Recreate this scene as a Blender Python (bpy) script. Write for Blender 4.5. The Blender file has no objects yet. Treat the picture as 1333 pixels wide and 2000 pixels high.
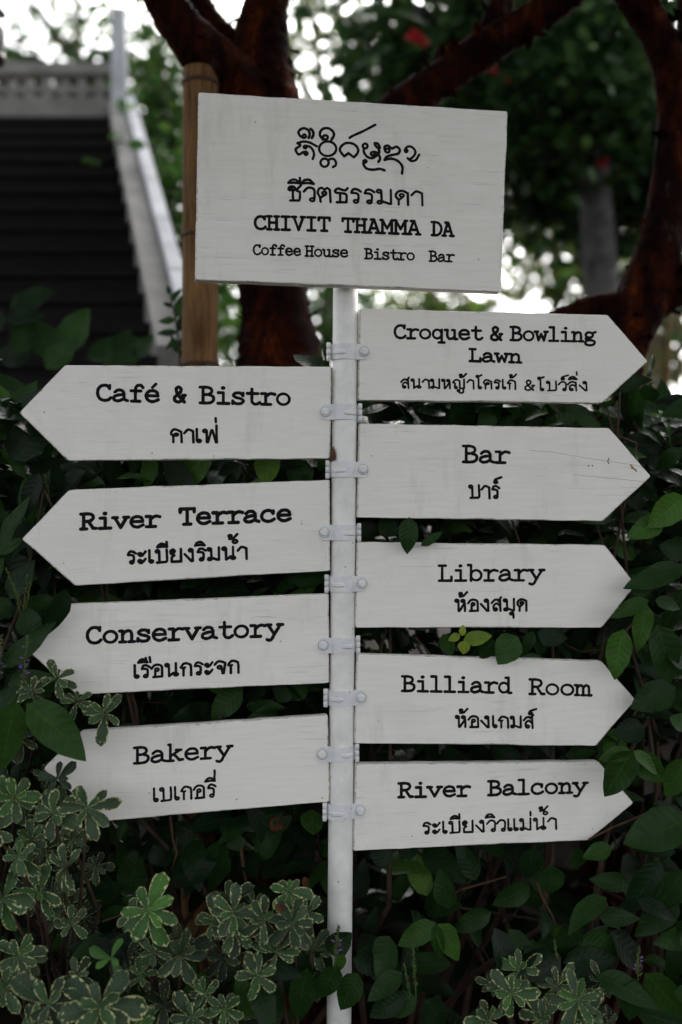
import bpy, bmesh, math, random
import numpy as np
from mathutils import Vector, Matrix

random.seed(11)
rng = np.random.default_rng(11)
SC = bpy.context.scene
COL = SC.collection
R = math.radians

# ------------------------------------------------------------------ camera, sky, sun, exposure
CAMZ, CAMD, F = 1.35, 1.944, 1944.0
cam = bpy.data.cameras.new("camera")
cam.lens = 35.0
cam.sensor_fit = 'VERTICAL'
cam.sensor_height = 36.0
cam.sensor_width = 24.0
cam.clip_start = 0.05
cam.clip_end = 2000.0
cam.dof.use_dof = True
cam.dof.focus_distance = CAMD - 0.01
cam.dof.aperture_fstop = 1.35
cam_ob = bpy.data.objects.new("camera", cam)
COL.objects.link(cam_ob)
cam_ob.location = (0, -CAMD, CAMZ)
cam_ob.rotation_euler = (R(90), 0, 0)
SC.camera = cam_ob

SUN_EL, SUN_AZ = R(38), R(18)          # azimuth clockwise from +Y
world = bpy.data.worlds.new("World")
SC.world = world
world.use_nodes = True
wn = world.node_tree.nodes
wl = world.node_tree.links
wn.clear()
sky = wn.new('ShaderNodeTexSky')
sky.sky_type = 'NISHITA'
sky.sun_disc = False
sky.sun_elevation = SUN_EL
sky.sun_rotation = SUN_AZ
sky.air_density = 1.0
sky.dust_density = 4.0
hsv = wn.new('ShaderNodeHueSaturation')
hsv.inputs['Saturation'].default_value = 0.2
bg = wn.new('ShaderNodeBackground')
bg.inputs['Strength'].default_value = 0.15
wo = wn.new('ShaderNodeOutputWorld')
wl.new(sky.outputs[0], hsv.inputs['Color'])
wl.new(hsv.outputs[0], bg.inputs['Color'])
wl.new(bg.outputs[0], wo.inputs[0])

sun = bpy.data.lights.new("sun", 'SUN')
sun.energy = 1.0
sun.angle = R(15)
sun.color = (1.0, 0.96, 0.9)
sun_ob = bpy.data.objects.new("sun", sun)
COL.objects.link(sun_ob)
sdir = Vector((math.sin(SUN_AZ) * math.cos(SUN_EL), math.cos(SUN_AZ) * math.cos(SUN_EL), math.sin(SUN_EL)))
sun_ob.rotation_euler = sdir.to_track_quat('Z', 'Y').to_euler()
sun_ob.location = (-3, -6, 6)

SC.view_settings.view_transform = 'Standard'
SC.view_settings.look = 'None'
SC.view_settings.exposure = 1.8
SC.view_settings.gamma = 1.0
SC.view_settings.use_curve_mapping = False
SC.cycles.max_bounces = 8
SC.cycles.transparent_max_bounces = 4
SC.cycles.sample_clamp_indirect = 6.0
try:
    SC.cycles.use_denoising = True
except Exception:
    pass


def P(px, py, y=0.0):
    """photo pixel -> point of the place at depth y behind the post"""
    s = (CAMD + y) / F
    return Vector(((px - 666.5) * s, y, CAMZ + (1000.0 - py) * s))


def S(px, y=0.0):
    return px * (CAMD + y) / F


# ------------------------------------------------------------------ object helpers
def tag(o, label=None, cat=None, group=None, kind=None):
    if label: o['label'] = label
    if cat: o['category'] = cat
    if group: o['group'] = group
    if kind: o['kind'] = kind
    return o


def thing(name, loc, label, cat, group=None, rz=0.0):
    o = bpy.data.objects.new(name, None)
    o.empty_display_size = 0.1
    COL.objects.link(o)
    o.location = loc
    o.rotation_euler = (0, 0, rz)
    return tag(o, label, cat, group)


def pydata(name, v, f, mat, parent=None, smooth=True, world_space=True):
    me = bpy.data.meshes.new(name)
    if parent is not None and world_space:
        pl = np.array(parent.location)
        v = np.asarray(v, float).reshape(-1, 3) - pl
    me.from_pydata([tuple(map(float, p)) for p in v], [], [tuple(map(int, q)) for q in f])
    if smooth:
        me.polygons.foreach_set('use_smooth', [True] * len(me.polygons))
    me.update()
    me.materials.append(mat)
    o = bpy.data.objects.new(name, me)
    COL.objects.link(o)
    if parent is not None:
        o.parent = parent
    return o


class MB:
    """collects simple shapes and links them as one mesh"""
    def __init__(self):
        self.v, self.f = [], []

    def add(self, v, f):
        b = len(self.v)
        self.v += [tuple(p) for p in v]
        self.f += [tuple(i + b for i in q) for q in f]

    def box(self, c, s, M=None):
        cx, cy, cz = c
        a, b, h = s[0] / 2, s[1] / 2, s[2] / 2
        v = [Vector((cx + i * a, cy + j * b, cz + k * h)) for k in (-1, 1) for j in (-1, 1) for i in (-1, 1)]
        if M is not None: v = [M @ p for p in v]
        self.add(v, [(0, 2, 3, 1), (4, 5, 7, 6), (0, 1, 5, 4), (2, 6, 7, 3), (0, 4, 6, 2), (1, 3, 7, 5)])

    def tube(self, pts, rad, n=12, cap=True, wob=0.0):
        pts = [Vector(p) for p in pts]
        m = len(pts)
        rings = []
        up = Vector((0.13, 0.97, 0.2)).normalized()
        for i in range(m):
            t = (pts[min(i + 1, m - 1)] - pts[max(i - 1, 0)]).normalized()
            a = up.cross(t)
            if a.length < 1e-4: a = Vector((1, 0, 0)).cross(t)
            a.normalize()
            b = t.cross(a)
            up = b
            r = rad[i] if hasattr(rad, '__len__') else rad
            ring = []
            for k in range(n):
                q = 2 * math.pi * k / n
                rr = r * (1 + wob * (random.random() - .5))
                ring.append(pts[i] + a * (math.cos(q) * rr) + b * (math.sin(q) * rr))
            rings.append(ring)
        v = [p for r_ in rings for p in r_]
        f = [(i * n + k, i * n + (k + 1) % n, (i + 1) * n + (k + 1) % n, (i + 1) * n + k) for i in range(m - 1) for k in range(n)]
        if cap:
            f += [tuple(range(n))[::-1], tuple((m - 1) * n + k for k in range(n))]
        self.add(v, f)

    def lathe(self, prof, c, n=16):
        v = []
        for r, z in prof:
            for k in range(n):
                a = 2 * math.pi * k / n
                v.append((c[0] + r * math.cos(a), c[1] + r * math.sin(a), c[2] + z))
        m = len(prof)
        f = [(i * n + k, i * n + (k + 1) % n, (i + 1) * n + (k + 1) % n, (i + 1) * n + k) for i in range(m - 1) for k in range(n)]
        f += [tuple(range(n))[::-1], tuple((m - 1) * n + k for k in range(n))]
        self.add(v, f)

    def build(self, name, mat, parent=None, smooth=True, world_space=True):
        return pydata(name, self.v, self.f, mat, parent, smooth, world_space)


# ------------------------------------------------------------------ materials
def new_mat(name):
    m = bpy.data.materials.new(name)
    m.use_nodes = True
    nt = m.node_tree
    return m, nt, nt.nodes['Principled BSDF']


def N(nt, kind, **kw):
    n = nt.nodes.new(kind)
    for k, v in kw.items():
        if k in n.inputs: n.inputs[k].default_value = v
        else: setattr(n, k, v)
    return n


def ramp(nt, src, stops):
    r = nt.nodes.new('ShaderNodeValToRGB')
    el = r.color_ramp.elements
    while len(el) < len(stops): el.new(0.5)
    for e, (p, c) in zip(el, stops):
        e.position = p
        e.color = c if len(c) == 4 else (*c, 1)
    nt.links.new(src, r.inputs[0])
    return r.outputs[0]


def math_n(nt, op, a, b=None, c=None, clamp=False):
    n = nt.nodes.new('ShaderNodeMath')
    n.operation = op
    n.use_clamp = clamp
    for i, x in enumerate((a, b, c)):
        if x is None: continue
        if isinstance(x, (int, float)): n.inputs[i].default_value = x
        else: nt.links.new(x, n.inputs[i])
    return n.outputs[0]


def mix_c(nt, fac, a, b):
    n = nt.nodes.new('ShaderNodeMix')
    n.data_type = 'RGBA'
    for s, x in ((n.inputs[0], fac), (n.inputs[6], a), (n.inputs[7], b)):
        if isinstance(x, (int, float)): s.default_value = x
        elif isinstance(x, tuple): s.default_value = (*x, 1) if len(x) == 3 else x
        else: nt.links.new(x, s)
    return n.outputs[2]


def bump(nt, bsdf, h, strength=0.3, dist=0.002):
    b = nt.nodes.new('ShaderNodeBump')
    b.inputs['Strength'].default_value = strength
    b.inputs['Distance'].default_value = dist
    nt.links.new(h, b.inputs['Height'])
    nt.links.new(b.outputs[0], bsdf.inputs['Normal'])


def obj_coord(nt, scale=(1, 1, 1)):
    tc = nt.nodes.new('ShaderNodeTexCoord')
    oi = nt.nodes.new('ShaderNodeObjectInfo')
    mp = nt.nodes.new('ShaderNodeMapping')
    mp.inputs['Scale'].default_value = scale
    add = nt.nodes.new('ShaderNodeVectorMath')
    add.operation = 'ADD'
    mul = nt.nodes.new('ShaderNodeMath')
    mul.operation = 'MULTIPLY'
    mul.inputs[1].default_value = 37.0
    nt.links.new(oi.outputs['Random'], mul.inputs[0])
    nt.links.new(tc.outputs['Object'], mp.inputs[0])
    nt.links.new(mp.outputs[0], add.inputs[0])
    nt.links.new(mul.outputs[0], add.inputs[1])
    return add.outputs[0]


def mat_board():
    m, nt, b = new_mat("weathered white board paint")
    L = nt.links.new
    c1 = obj_coord(nt, (11, 60, 430))
    n1 = N(nt, 'ShaderNodeTexNoise', Scale=1.0, Detail=2.0, Roughness=0.5)
    L(c1, n1.inputs['Vector'])
    c2 = obj_coord(nt, (4, 6, 9))
    n2 = N(nt, 'ShaderNodeTexNoise', Scale=1.0, Detail=3.0)
    L(c2, n2.inputs['Vector'])
    crack = ramp(nt, n1.outputs[0], [(0.645, (0, 0, 0)), (0.69, (1, 1, 1))])
    area = ramp(nt, n2.outputs[0], [(0.45, (0, 0, 0)), (0.68, (1, 1, 1))])
    ck = math_n(nt, 'MULTIPLY', crack, area)
    # specks of dirt
    c3 = obj_coord(nt, (60, 60, 60))
    vo = N(nt, 'ShaderNodeTexVoronoi', Scale=1.0)
    L(c3, vo.inputs['Vector'])
    sp = ramp(nt, vo.outputs['Distance'], [(0.05, (1, 1, 1)), (0.13, (0, 0, 0))])
    sel = N(nt, 'ShaderNodeSeparateColor')
    L(vo.outputs['Color'], sel.inputs[0])
    pick = math_n(nt, 'GREATER_THAN', sel.outputs[0], 0.955)
    sp = math_n(nt, 'MULTIPLY', sp, pick)
    # soft grain streaks and yellowing
    c4 = obj_coord(nt, (14, 60, 170))
    n4 = N(nt, 'ShaderNodeTexNoise', Scale=1.0, Detail=4.0)
    L(c4, n4.inputs['Vector'])
    c5 = obj_coord(nt, (9, 9, 9))
    n5 = N(nt, 'ShaderNodeTexNoise', Scale=1.0, Detail=5.0)
    L(c5, n5.inputs['Vector'])
    base = mix_c(nt, ramp(nt, n4.outputs[0], [(0.35, (0, 0, 0)), (0.7, (1, 1, 1))]), (0.785, 0.745, 0.69), (0.83, 0.795, 0.75))
    base = mix_c(nt, math_n(nt, 'MULTIPLY', ramp(nt, n5.outputs[0], [(0.5, (0, 0, 0)), (0.8, (1, 1, 1))]), 0.5), base, (0.66, 0.63, 0.59))
    base = mix_c(nt, math_n(nt, 'MULTIPLY', ck, 0.55), base, (0.30, 0.27, 0.25))
    base = mix_c(nt, math_n(nt, 'MULTIPLY', sp, 0.8), base, (0.10, 0.07, 0.05))
    oi = N(nt, 'ShaderNodeObjectInfo')
    base = mix_c(nt, math_n(nt, 'MULTIPLY', oi.outputs['Random'], 0.16), base, (0.62, 0.59, 0.54))
    # broad smudges of dirt and thin old drips
    c6 = obj_coord(nt, (16, 16, 3.5))
    n6 = N(nt, 'ShaderNodeTexNoise', Scale=1.0, Detail=6.0, Roughness=0.7)
    L(c6, n6.inputs['Vector'])
    base = mix_c(nt, ramp(nt, n6.outputs[0], [(0.56, (0, 0, 0)), (0.80, (0.55, 0.55, 0.55))]), base, (0.50, 0.46, 0.40))
    L(base, b.inputs['Base Color'])
    b.inputs['Roughness'].default_value = 0.55
    h = math_n(nt, 'SUBTRACT', math_n(nt, 'MULTIPLY', n4.outputs[0], 0.6), math_n(nt, 'MULTIPLY', ck, 0.8))
    bump(nt, b, h, 0.35, 0.0012)
    return m


def mat_paint(name, col, col2, rough=0.4, sc=35.0, speck=True):
    m, nt, b = new_mat(name)
    L = nt.links.new
    c = obj_coord(nt, (1, 1, 1))
    n1 = N(nt, 'ShaderNodeTexNoise', Scale=sc, Detail=5.0, Roughness=0.65)
    L(c, n1.inputs['Vector'])
    base = mix_c(nt, ramp(nt, n1.outputs[0], [(0.38, (0, 0, 0)), (0.72, (1, 1, 1))]), col, col2)
    if speck:
        vo = N(nt, 'ShaderNodeTexVoronoi', Scale=70.0)
        L(c, vo.inputs['Vector'])
        se = N(nt, 'ShaderNodeSeparateColor')
        L(vo.outputs['Color'], se.inputs[0])
        k = math_n(nt, 'MULTIPLY', ramp(nt, vo.outputs['Distance'], [(0.06, (1, 1, 1)), (0.14, (0, 0, 0))]),
                   math_n(nt, 'GREATER_THAN', se.outputs[0], 0.93))
        base = mix_c(nt, k, base, (0.14, 0.10, 0.08))
    L(base, b.inputs['Base Color'])
    b.inputs['Roughness'].default_value = rough
    bump(nt, b, n1.outputs[0], 0.15, 0.002)
    return m


def mat_simple(name, col, rough=0.6, noise=None, col2=None, bmp=0.0, scale=(1, 1, 1), spec=0.15):
    m, nt, b = new_mat(name)
    b.inputs['Specular IOR Level'].default_value = spec
    b.inputs['Roughness'].default_value = rough
    b.inputs['Base Color'].default_value = (*col, 1)
    if noise:
        c = obj_coord(nt, scale)
        n1 = N(nt, 'ShaderNodeTexNoise', Scale=noise, Detail=6.0, Roughness=0.6)
        nt.links.new(c, n1.inputs['Vector'])
        nt.links.new(mix_c(nt, ramp(nt, n1.outputs[0], [(0.35, (0, 0, 0)), (0.68, (1, 1, 1))]), col, col2 or col), b.inputs['Base Color'])
        if bmp: bump(nt, b, n1.outputs[0], bmp, 0.01)
    return m


def mat_bark():
    m, nt, b = new_mat("peeling red brown bark")
    L = nt.links.new
    c = obj_coord(nt, (1, 1, 0.55))
    n1 = N(nt, 'ShaderNodeTexNoise', Scale=11.0, Detail=8.0, Roughness=0.7, Distortion=0.6)
    L(c, n1.inputs['Vector'])
    vo = N(nt, 'ShaderNodeTexVoronoi', Scale=24.0)
    L(c, vo.inputs['Vector'])
    n2 = N(nt, 'ShaderNodeTexNoise', Scale=60.0, Detail=6.0, Roughness=0.7)
    L(c, n2.inputs['Vector'])
    base = ramp(nt, n1.outputs[0], [(0.30, (0.004, 0.002, 0.0015)), (0.46, (0.012, 0.004, 0.0025)), (0.57, (0.045, 0.009, 0.0035)), (0.70, (0.15, 0.034, 0.008))])
    base = mix_c(nt, math_n(nt, 'MULTIPLY', ramp(nt, n2.outputs[0], [(0.45, (0, 0, 0)), (0.7, (1, 1, 1))]), 0.55), base, (0.007, 0.004, 0.003))
    n3 = N(nt, 'ShaderNodeTexNoise', Scale=7.0, Detail=7.0, Roughness=0.75)
    L(c, n3.inputs['Vector'])
    base = mix_c(nt, ramp(nt, n3.outputs[0], [(0.60, (0, 0, 0)), (0.68, (0.7, 0.7, 0.7))]), base, (0.055, 0.048, 0.042))
    L(base, b.inputs['Base Color'])
    b.inputs['Roughness'].default_value = 0.85
    b.inputs['Specular IOR Level'].default_value = 0.03
    h = math_n(nt, 'ADD', n1.outputs[0], math_n(nt, 'MULTIPLY', n2.outputs[0], 0.5))
    h = math_n(nt, 'ADD', h, math_n(nt, 'MULTIPLY', vo.outputs['Distance'], 0.5))
    bump(nt, b, h, 1.0, 0.035)
    return m


def leaf_shader(name, stops, variegated=False, rough=0.42, trans=0.22, veins=True, rand=0.25):
    """leaf: uv.x along the leaf, uv.y across; second uv map carries each leaf's own tint"""
    m, nt, b = new_mat(name)
    L = nt.links.new
    uv = N(nt, 'ShaderNodeUVMap', uv_map='leaf')
    sx = N(nt, 'ShaderNodeSeparateXYZ')
    L(uv.outputs[0], sx.inputs[0])
    u, v = sx.outputs[0], sx.outputs[1]
    va = math_n(nt, 'ABSOLUTE', math_n(nt, 'MULTIPLY_ADD', v, 2.0, -1.0))
    ti = N(nt, 'ShaderNodeUVMap', uv_map='tint')
    st = N(nt, 'ShaderNodeSeparateXYZ')
    L(ti.outputs[0], st.inputs[0])
    geo = N(nt, 'ShaderNodeNewGeometry')
    rnd = geo.outputs['Random Per Island']
    tint = math_n(nt, 'ADD', st.outputs[0], math_n(nt, 'MULTIPLY_ADD', rnd, rand, -rand / 2), clamp=True)
    col = ramp(nt, tint, stops)
    tc = N(nt, 'ShaderNodeTexCoord')
    nz = N(nt, 'ShaderNodeTexNoise', Scale=45.0, Detail=3.0)
    L(tc.outputs['Object'], nz.inputs['Vector'])
    mott = math_n(nt, 'MULTIPLY_ADD', nz.outputs[0], 0.7, 0.65)
    mul = N(nt, 'ShaderNodeVectorMath', operation='SCALE')
    L(col, mul.inputs[0])
    L(mott, mul.inputs['Scale'])
    col = mul.outputs[0]
    if veins:
        mid = ramp(nt, va, [(0.0, (1, 1, 1)), (0.05, (0, 0, 0))])
        ph = math_n(nt, 'SUBTRACT', u, math_n(nt, 'MULTIPLY', va, 0.16))
        wv = math_n(nt, 'SINE', math_n(nt, 'MULTIPLY', ph, 52.0))
        side = ramp(nt, wv, [(0.90, (0, 0, 0)), (1.0, (1, 1, 1))])
        vv = math_n(nt, 'MAXIMUM', mid, math_n(nt, 'MULTIPLY', side, 0.45))
        lite = N(nt, 'ShaderNodeVectorMath', operation='SCALE')
        L(col, lite.inputs[0])
        lite.inputs['Scale'].default_value = 2.5
        col = mix_c(nt, math_n(nt, 'MULTIPLY', vv, 0.6), col, lite.outputs[0])
        h = math_n(nt, 'SUBTRACT', math_n(nt, 'MULTIPLY', wv, -0.15), math_n(nt, 'MULTIPLY', mid, 0.8))
        bump(nt, b, h, 0.5, 0.002)
    if variegated:
        cmb = N(nt, 'ShaderNodeCombineXYZ')
        L(math_n(nt, 'MULTIPLY', u, 10.0), cmb.inputs[0])
        L(math_n(nt, 'MULTIPLY', v, 3.0), cmb.inputs[1])
        L(math_n(nt, 'MULTIPLY', rnd, 50.0), cmb.inputs[2])
        n2 = N(nt, 'ShaderNodeTexNoise', Scale=1.0, Detail=2.0)
        L(cmb.outputs[0], n2.inputs['Vector'])
        edge = math_n(nt, 'MAXIMUM', va, math_n(nt, 'MULTIPLY_ADD', u, 1.5, -0.56))
        thr = math_n(nt, 'ADD', edge, math_n(nt, 'MULTIPLY_ADD', n2.outputs[0], 1.15, -0.60))
        msk = ramp(nt, math_n(nt, 'MULTIPLY', thr, 0.5), [(0.42, (0, 0, 0)), (0.45, (1, 1, 1))])
        msk = math_n(nt, 'MULTIPLY', msk, st.outputs[1])
        col = mix_c(nt, msk, col, (0.40, 0.42, 0.19))
    L(col, b.inputs['Base Color'])
    b.inputs['Roughness'].default_value = rough
    b.inputs['Specular IOR Level'].default_value = 0.13
    if trans:
        tr = N(nt, 'ShaderNodeBsdfTranslucent')
        L(col, tr.inputs['Color'])
        mx = N(nt, 'ShaderNodeMixShader')
        mx.inputs[0].default_value = trans
        out = nt.nodes['Material Output']
        L(b.outputs[0], mx.inputs[1])
        L(tr.outputs[0], mx.inputs[2])
        L(mx.outputs[0], out.inputs[0])
    return m


BOARD = mat_board()
POST = mat_paint("glossy white post paint", (0.80, 0.78, 0.75), (0.64, 0.625, 0.60), 0.38, 22.0)
CLAMP = mat_paint("worn grey white clamp paint", (0.73, 0.725, 0.72), (0.58, 0.59, 0.61), 0.45, 45.0)
def mat_edge():
    m, nt, b = new_mat("chipped board edge paint")
    c = obj_coord(nt, (60, 200, 120))
    n1 = N(nt, 'ShaderNodeTexNoise', Scale=1.0, Detail=5.0, Roughness=0.7)
    nt.links.new(c, n1.inputs['Vector'])
    nt.links.new(ramp(nt, n1.outputs[0], [(0.42, (0.70, 0.68, 0.65)), (0.56, (0.50, 0.47, 0.43)), (0.66, (0.22, 0.18, 0.14))]), b.inputs['Base Color'])
    b.inputs['Roughness'].default_value = 0.7
    return m


EDGE = mat_edge()
INK = mat_simple("black lettering paint", (0.007, 0.006, 0.007), 0.7, 90.0, (0.012, 0.011, 0.012), spec=0.06)
CRACK = mat_simple("dark crack in paint", (0.26, 0.25, 0.25), 0.8)
BAREWOOD = mat_simple("bare wood", (0.30, 0.20, 0.10), 0.8, 80.0, (0.16, 0.09, 0.05))
GAPSHADE = mat_simple("dark washer gap shade", (0.24, 0.225, 0.21), 0.9)
RUST = mat_simple("rust brown", (0.09, 0.04, 0.02), 0.8)
BARK = mat_bark()
GREYBARK = mat_simple("pale grey bark", (0.13, 0.12, 0.12), 0.85, 9.0, (0.04, 0.036, 0.036), 0.6)
DARKBARK = mat_simple("dark twig bark", (0.055, 0.035, 0.022), 0.85, 30.0, (0.025, 0.016, 0.012), 0.5)
BAMBOO = mat_simple("aged bamboo", (0.185, 0.100, 0.040), 0.7, 11.0, (0.055, 0.028, 0.013), 0.15, (6, 6, 0.7), 0.08)
BAMBOONODE = mat_simple("bamboo node", (0.06, 0.03, 0.018), 0.6)
STEPM = mat_simple("dark stained stair timber", (0.005, 0.0045, 0.0045), 0.8, 8.0, (0.012, 0.010, 0.0095), 0.2, (1, 8, 8), 0.12)
WHITEWOOD = mat_simple("white painted stair timber", (0.50, 0.51, 0.54), 0.5, 5.0, (0.30, 0.305, 0.32), 0.1)
GREYWOOD = mat_simple("shabby grey painted timber", (0.21, 0.20, 0.185), 0.6, 5.0, (0.12, 0.113, 0.103), 0.2)
SOIL = mat_simple("dark garden soil", (0.018, 0.013, 0.009), 0.95, 3.0, (0.009, 0.007, 0.005), 0.6, spec=0.03)
WALLM = mat_simple("pinkish rough plaster", (0.15, 0.12, 0.11), 0.9, 14.0, (0.07, 0.055, 0.05), 0.7)
IRON = mat_simple("black iron", (0.02, 0.02, 0.02), 0.45)
GLASSM = mat_simple("frosted lantern glass", (0.30, 0.31, 0.30), 0.25)
BROWN = mat_simple("brown cocoon", (0.13, 0.065, 0.038), 0.7, 120.0, (0.05, 0.025, 0.016), 0.5)
REDM = mat_simple("red petals", (0.42, 0.012, 0.03), 0.6)
PURPLE = mat_simple("violet petals", (0.15, 0.08, 0.24), 0.6)
BRACT = mat_simple("green bracts", (0.085, 0.115, 0.035), 0.7, 60.0, (0.04, 0.065, 0.02))

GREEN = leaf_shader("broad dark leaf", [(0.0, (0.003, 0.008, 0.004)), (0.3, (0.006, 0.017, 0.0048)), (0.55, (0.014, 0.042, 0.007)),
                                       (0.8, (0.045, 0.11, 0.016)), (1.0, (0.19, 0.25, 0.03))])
VARI = leaf_shader("variegated leaf", [(0.0, (0.012, 0.022, 0.013)), (0.4, (0.040, 0.064, 0.034)), (0.7, (0.036, 0.084, 0.026)), (1.0, (0.055, 0.14, 0.025))],
                   variegated=True, trans=0.12)
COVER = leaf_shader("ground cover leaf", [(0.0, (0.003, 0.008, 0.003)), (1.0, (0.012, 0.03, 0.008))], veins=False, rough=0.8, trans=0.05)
COVER.node_tree.nodes['Principled BSDF'].inputs['Specular IOR Level'].default_value = 0.02
TREELEAF = leaf_shader("tree leaf dark", [(0.0, (0.014, 0.030, 0.014)), (0.5, (0.030, 0.068, 0.022)), (1.0, (0.08, 0.15, 0.025))], veins=False, trans=0.25, rand=0.6)
BUSHLEAF = leaf_shader("bush leaf mid green", [(0.0, (0.02, 0.05, 0.014)), (0.5, (0.04, 0.10, 0.02)), (1.0, (0.11, 0.19, 0.03))], veins=False, trans=0.35, rand=0.7)
FARLEAF = leaf_shader("far leaf yellow green", [(0.0, (0.04, 0.07, 0.02)), (0.5, (0.09, 0.14, 0.03)), (1.0, (0.22, 0.24, 0.05))], veins=False, trans=0.4, rand=0.8)

# ------------------------------------------------------------------ ground
g = MB()
n_ = 40
gv, gf = [], []
edges_x = np.concatenate([[-420, -120, -40], np.linspace(-14, 14, n_), [40, 120, 420]])
edges_y = np.concatenate([[-420, -120, -40], np.linspace(-10, 26, n_), [60, 160, 420]])
for yy in edges_y:
    for xx in edges_x:
        near = abs(xx) < 15 and -11 < yy < 27
        gv.append((xx, yy, (rng.random() - .5) * 0.05 if near else 0.0))
w_ = len(edges_x)
for j in range(len(edges_y) - 1):
    for i in range(w_ - 1):
        gf.append((j * w_ + i, j * w_ + i + 1, (j + 1) * w_ + i + 1, (j + 1) * w_ + i))
ground = pydata("ground", gv, gf, SOIL)
tag(ground, kind='structure')

# ------------------------------------------------------------------ stroke lettering
CAPS, ASC, XH = 1.0, 1.04, 0.70


def G(w, *strokes):
    return (w, strokes)


def s_(*p): return ('s', p)        # smooth curve through points
def l_(*p): return ('l', p)        # straight segments
def e_(cx, cy, rx, ry): return ('e', (cx, cy, rx, ry))
def d_(cx, cy, r): return ('d', (cx, cy, r))


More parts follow.
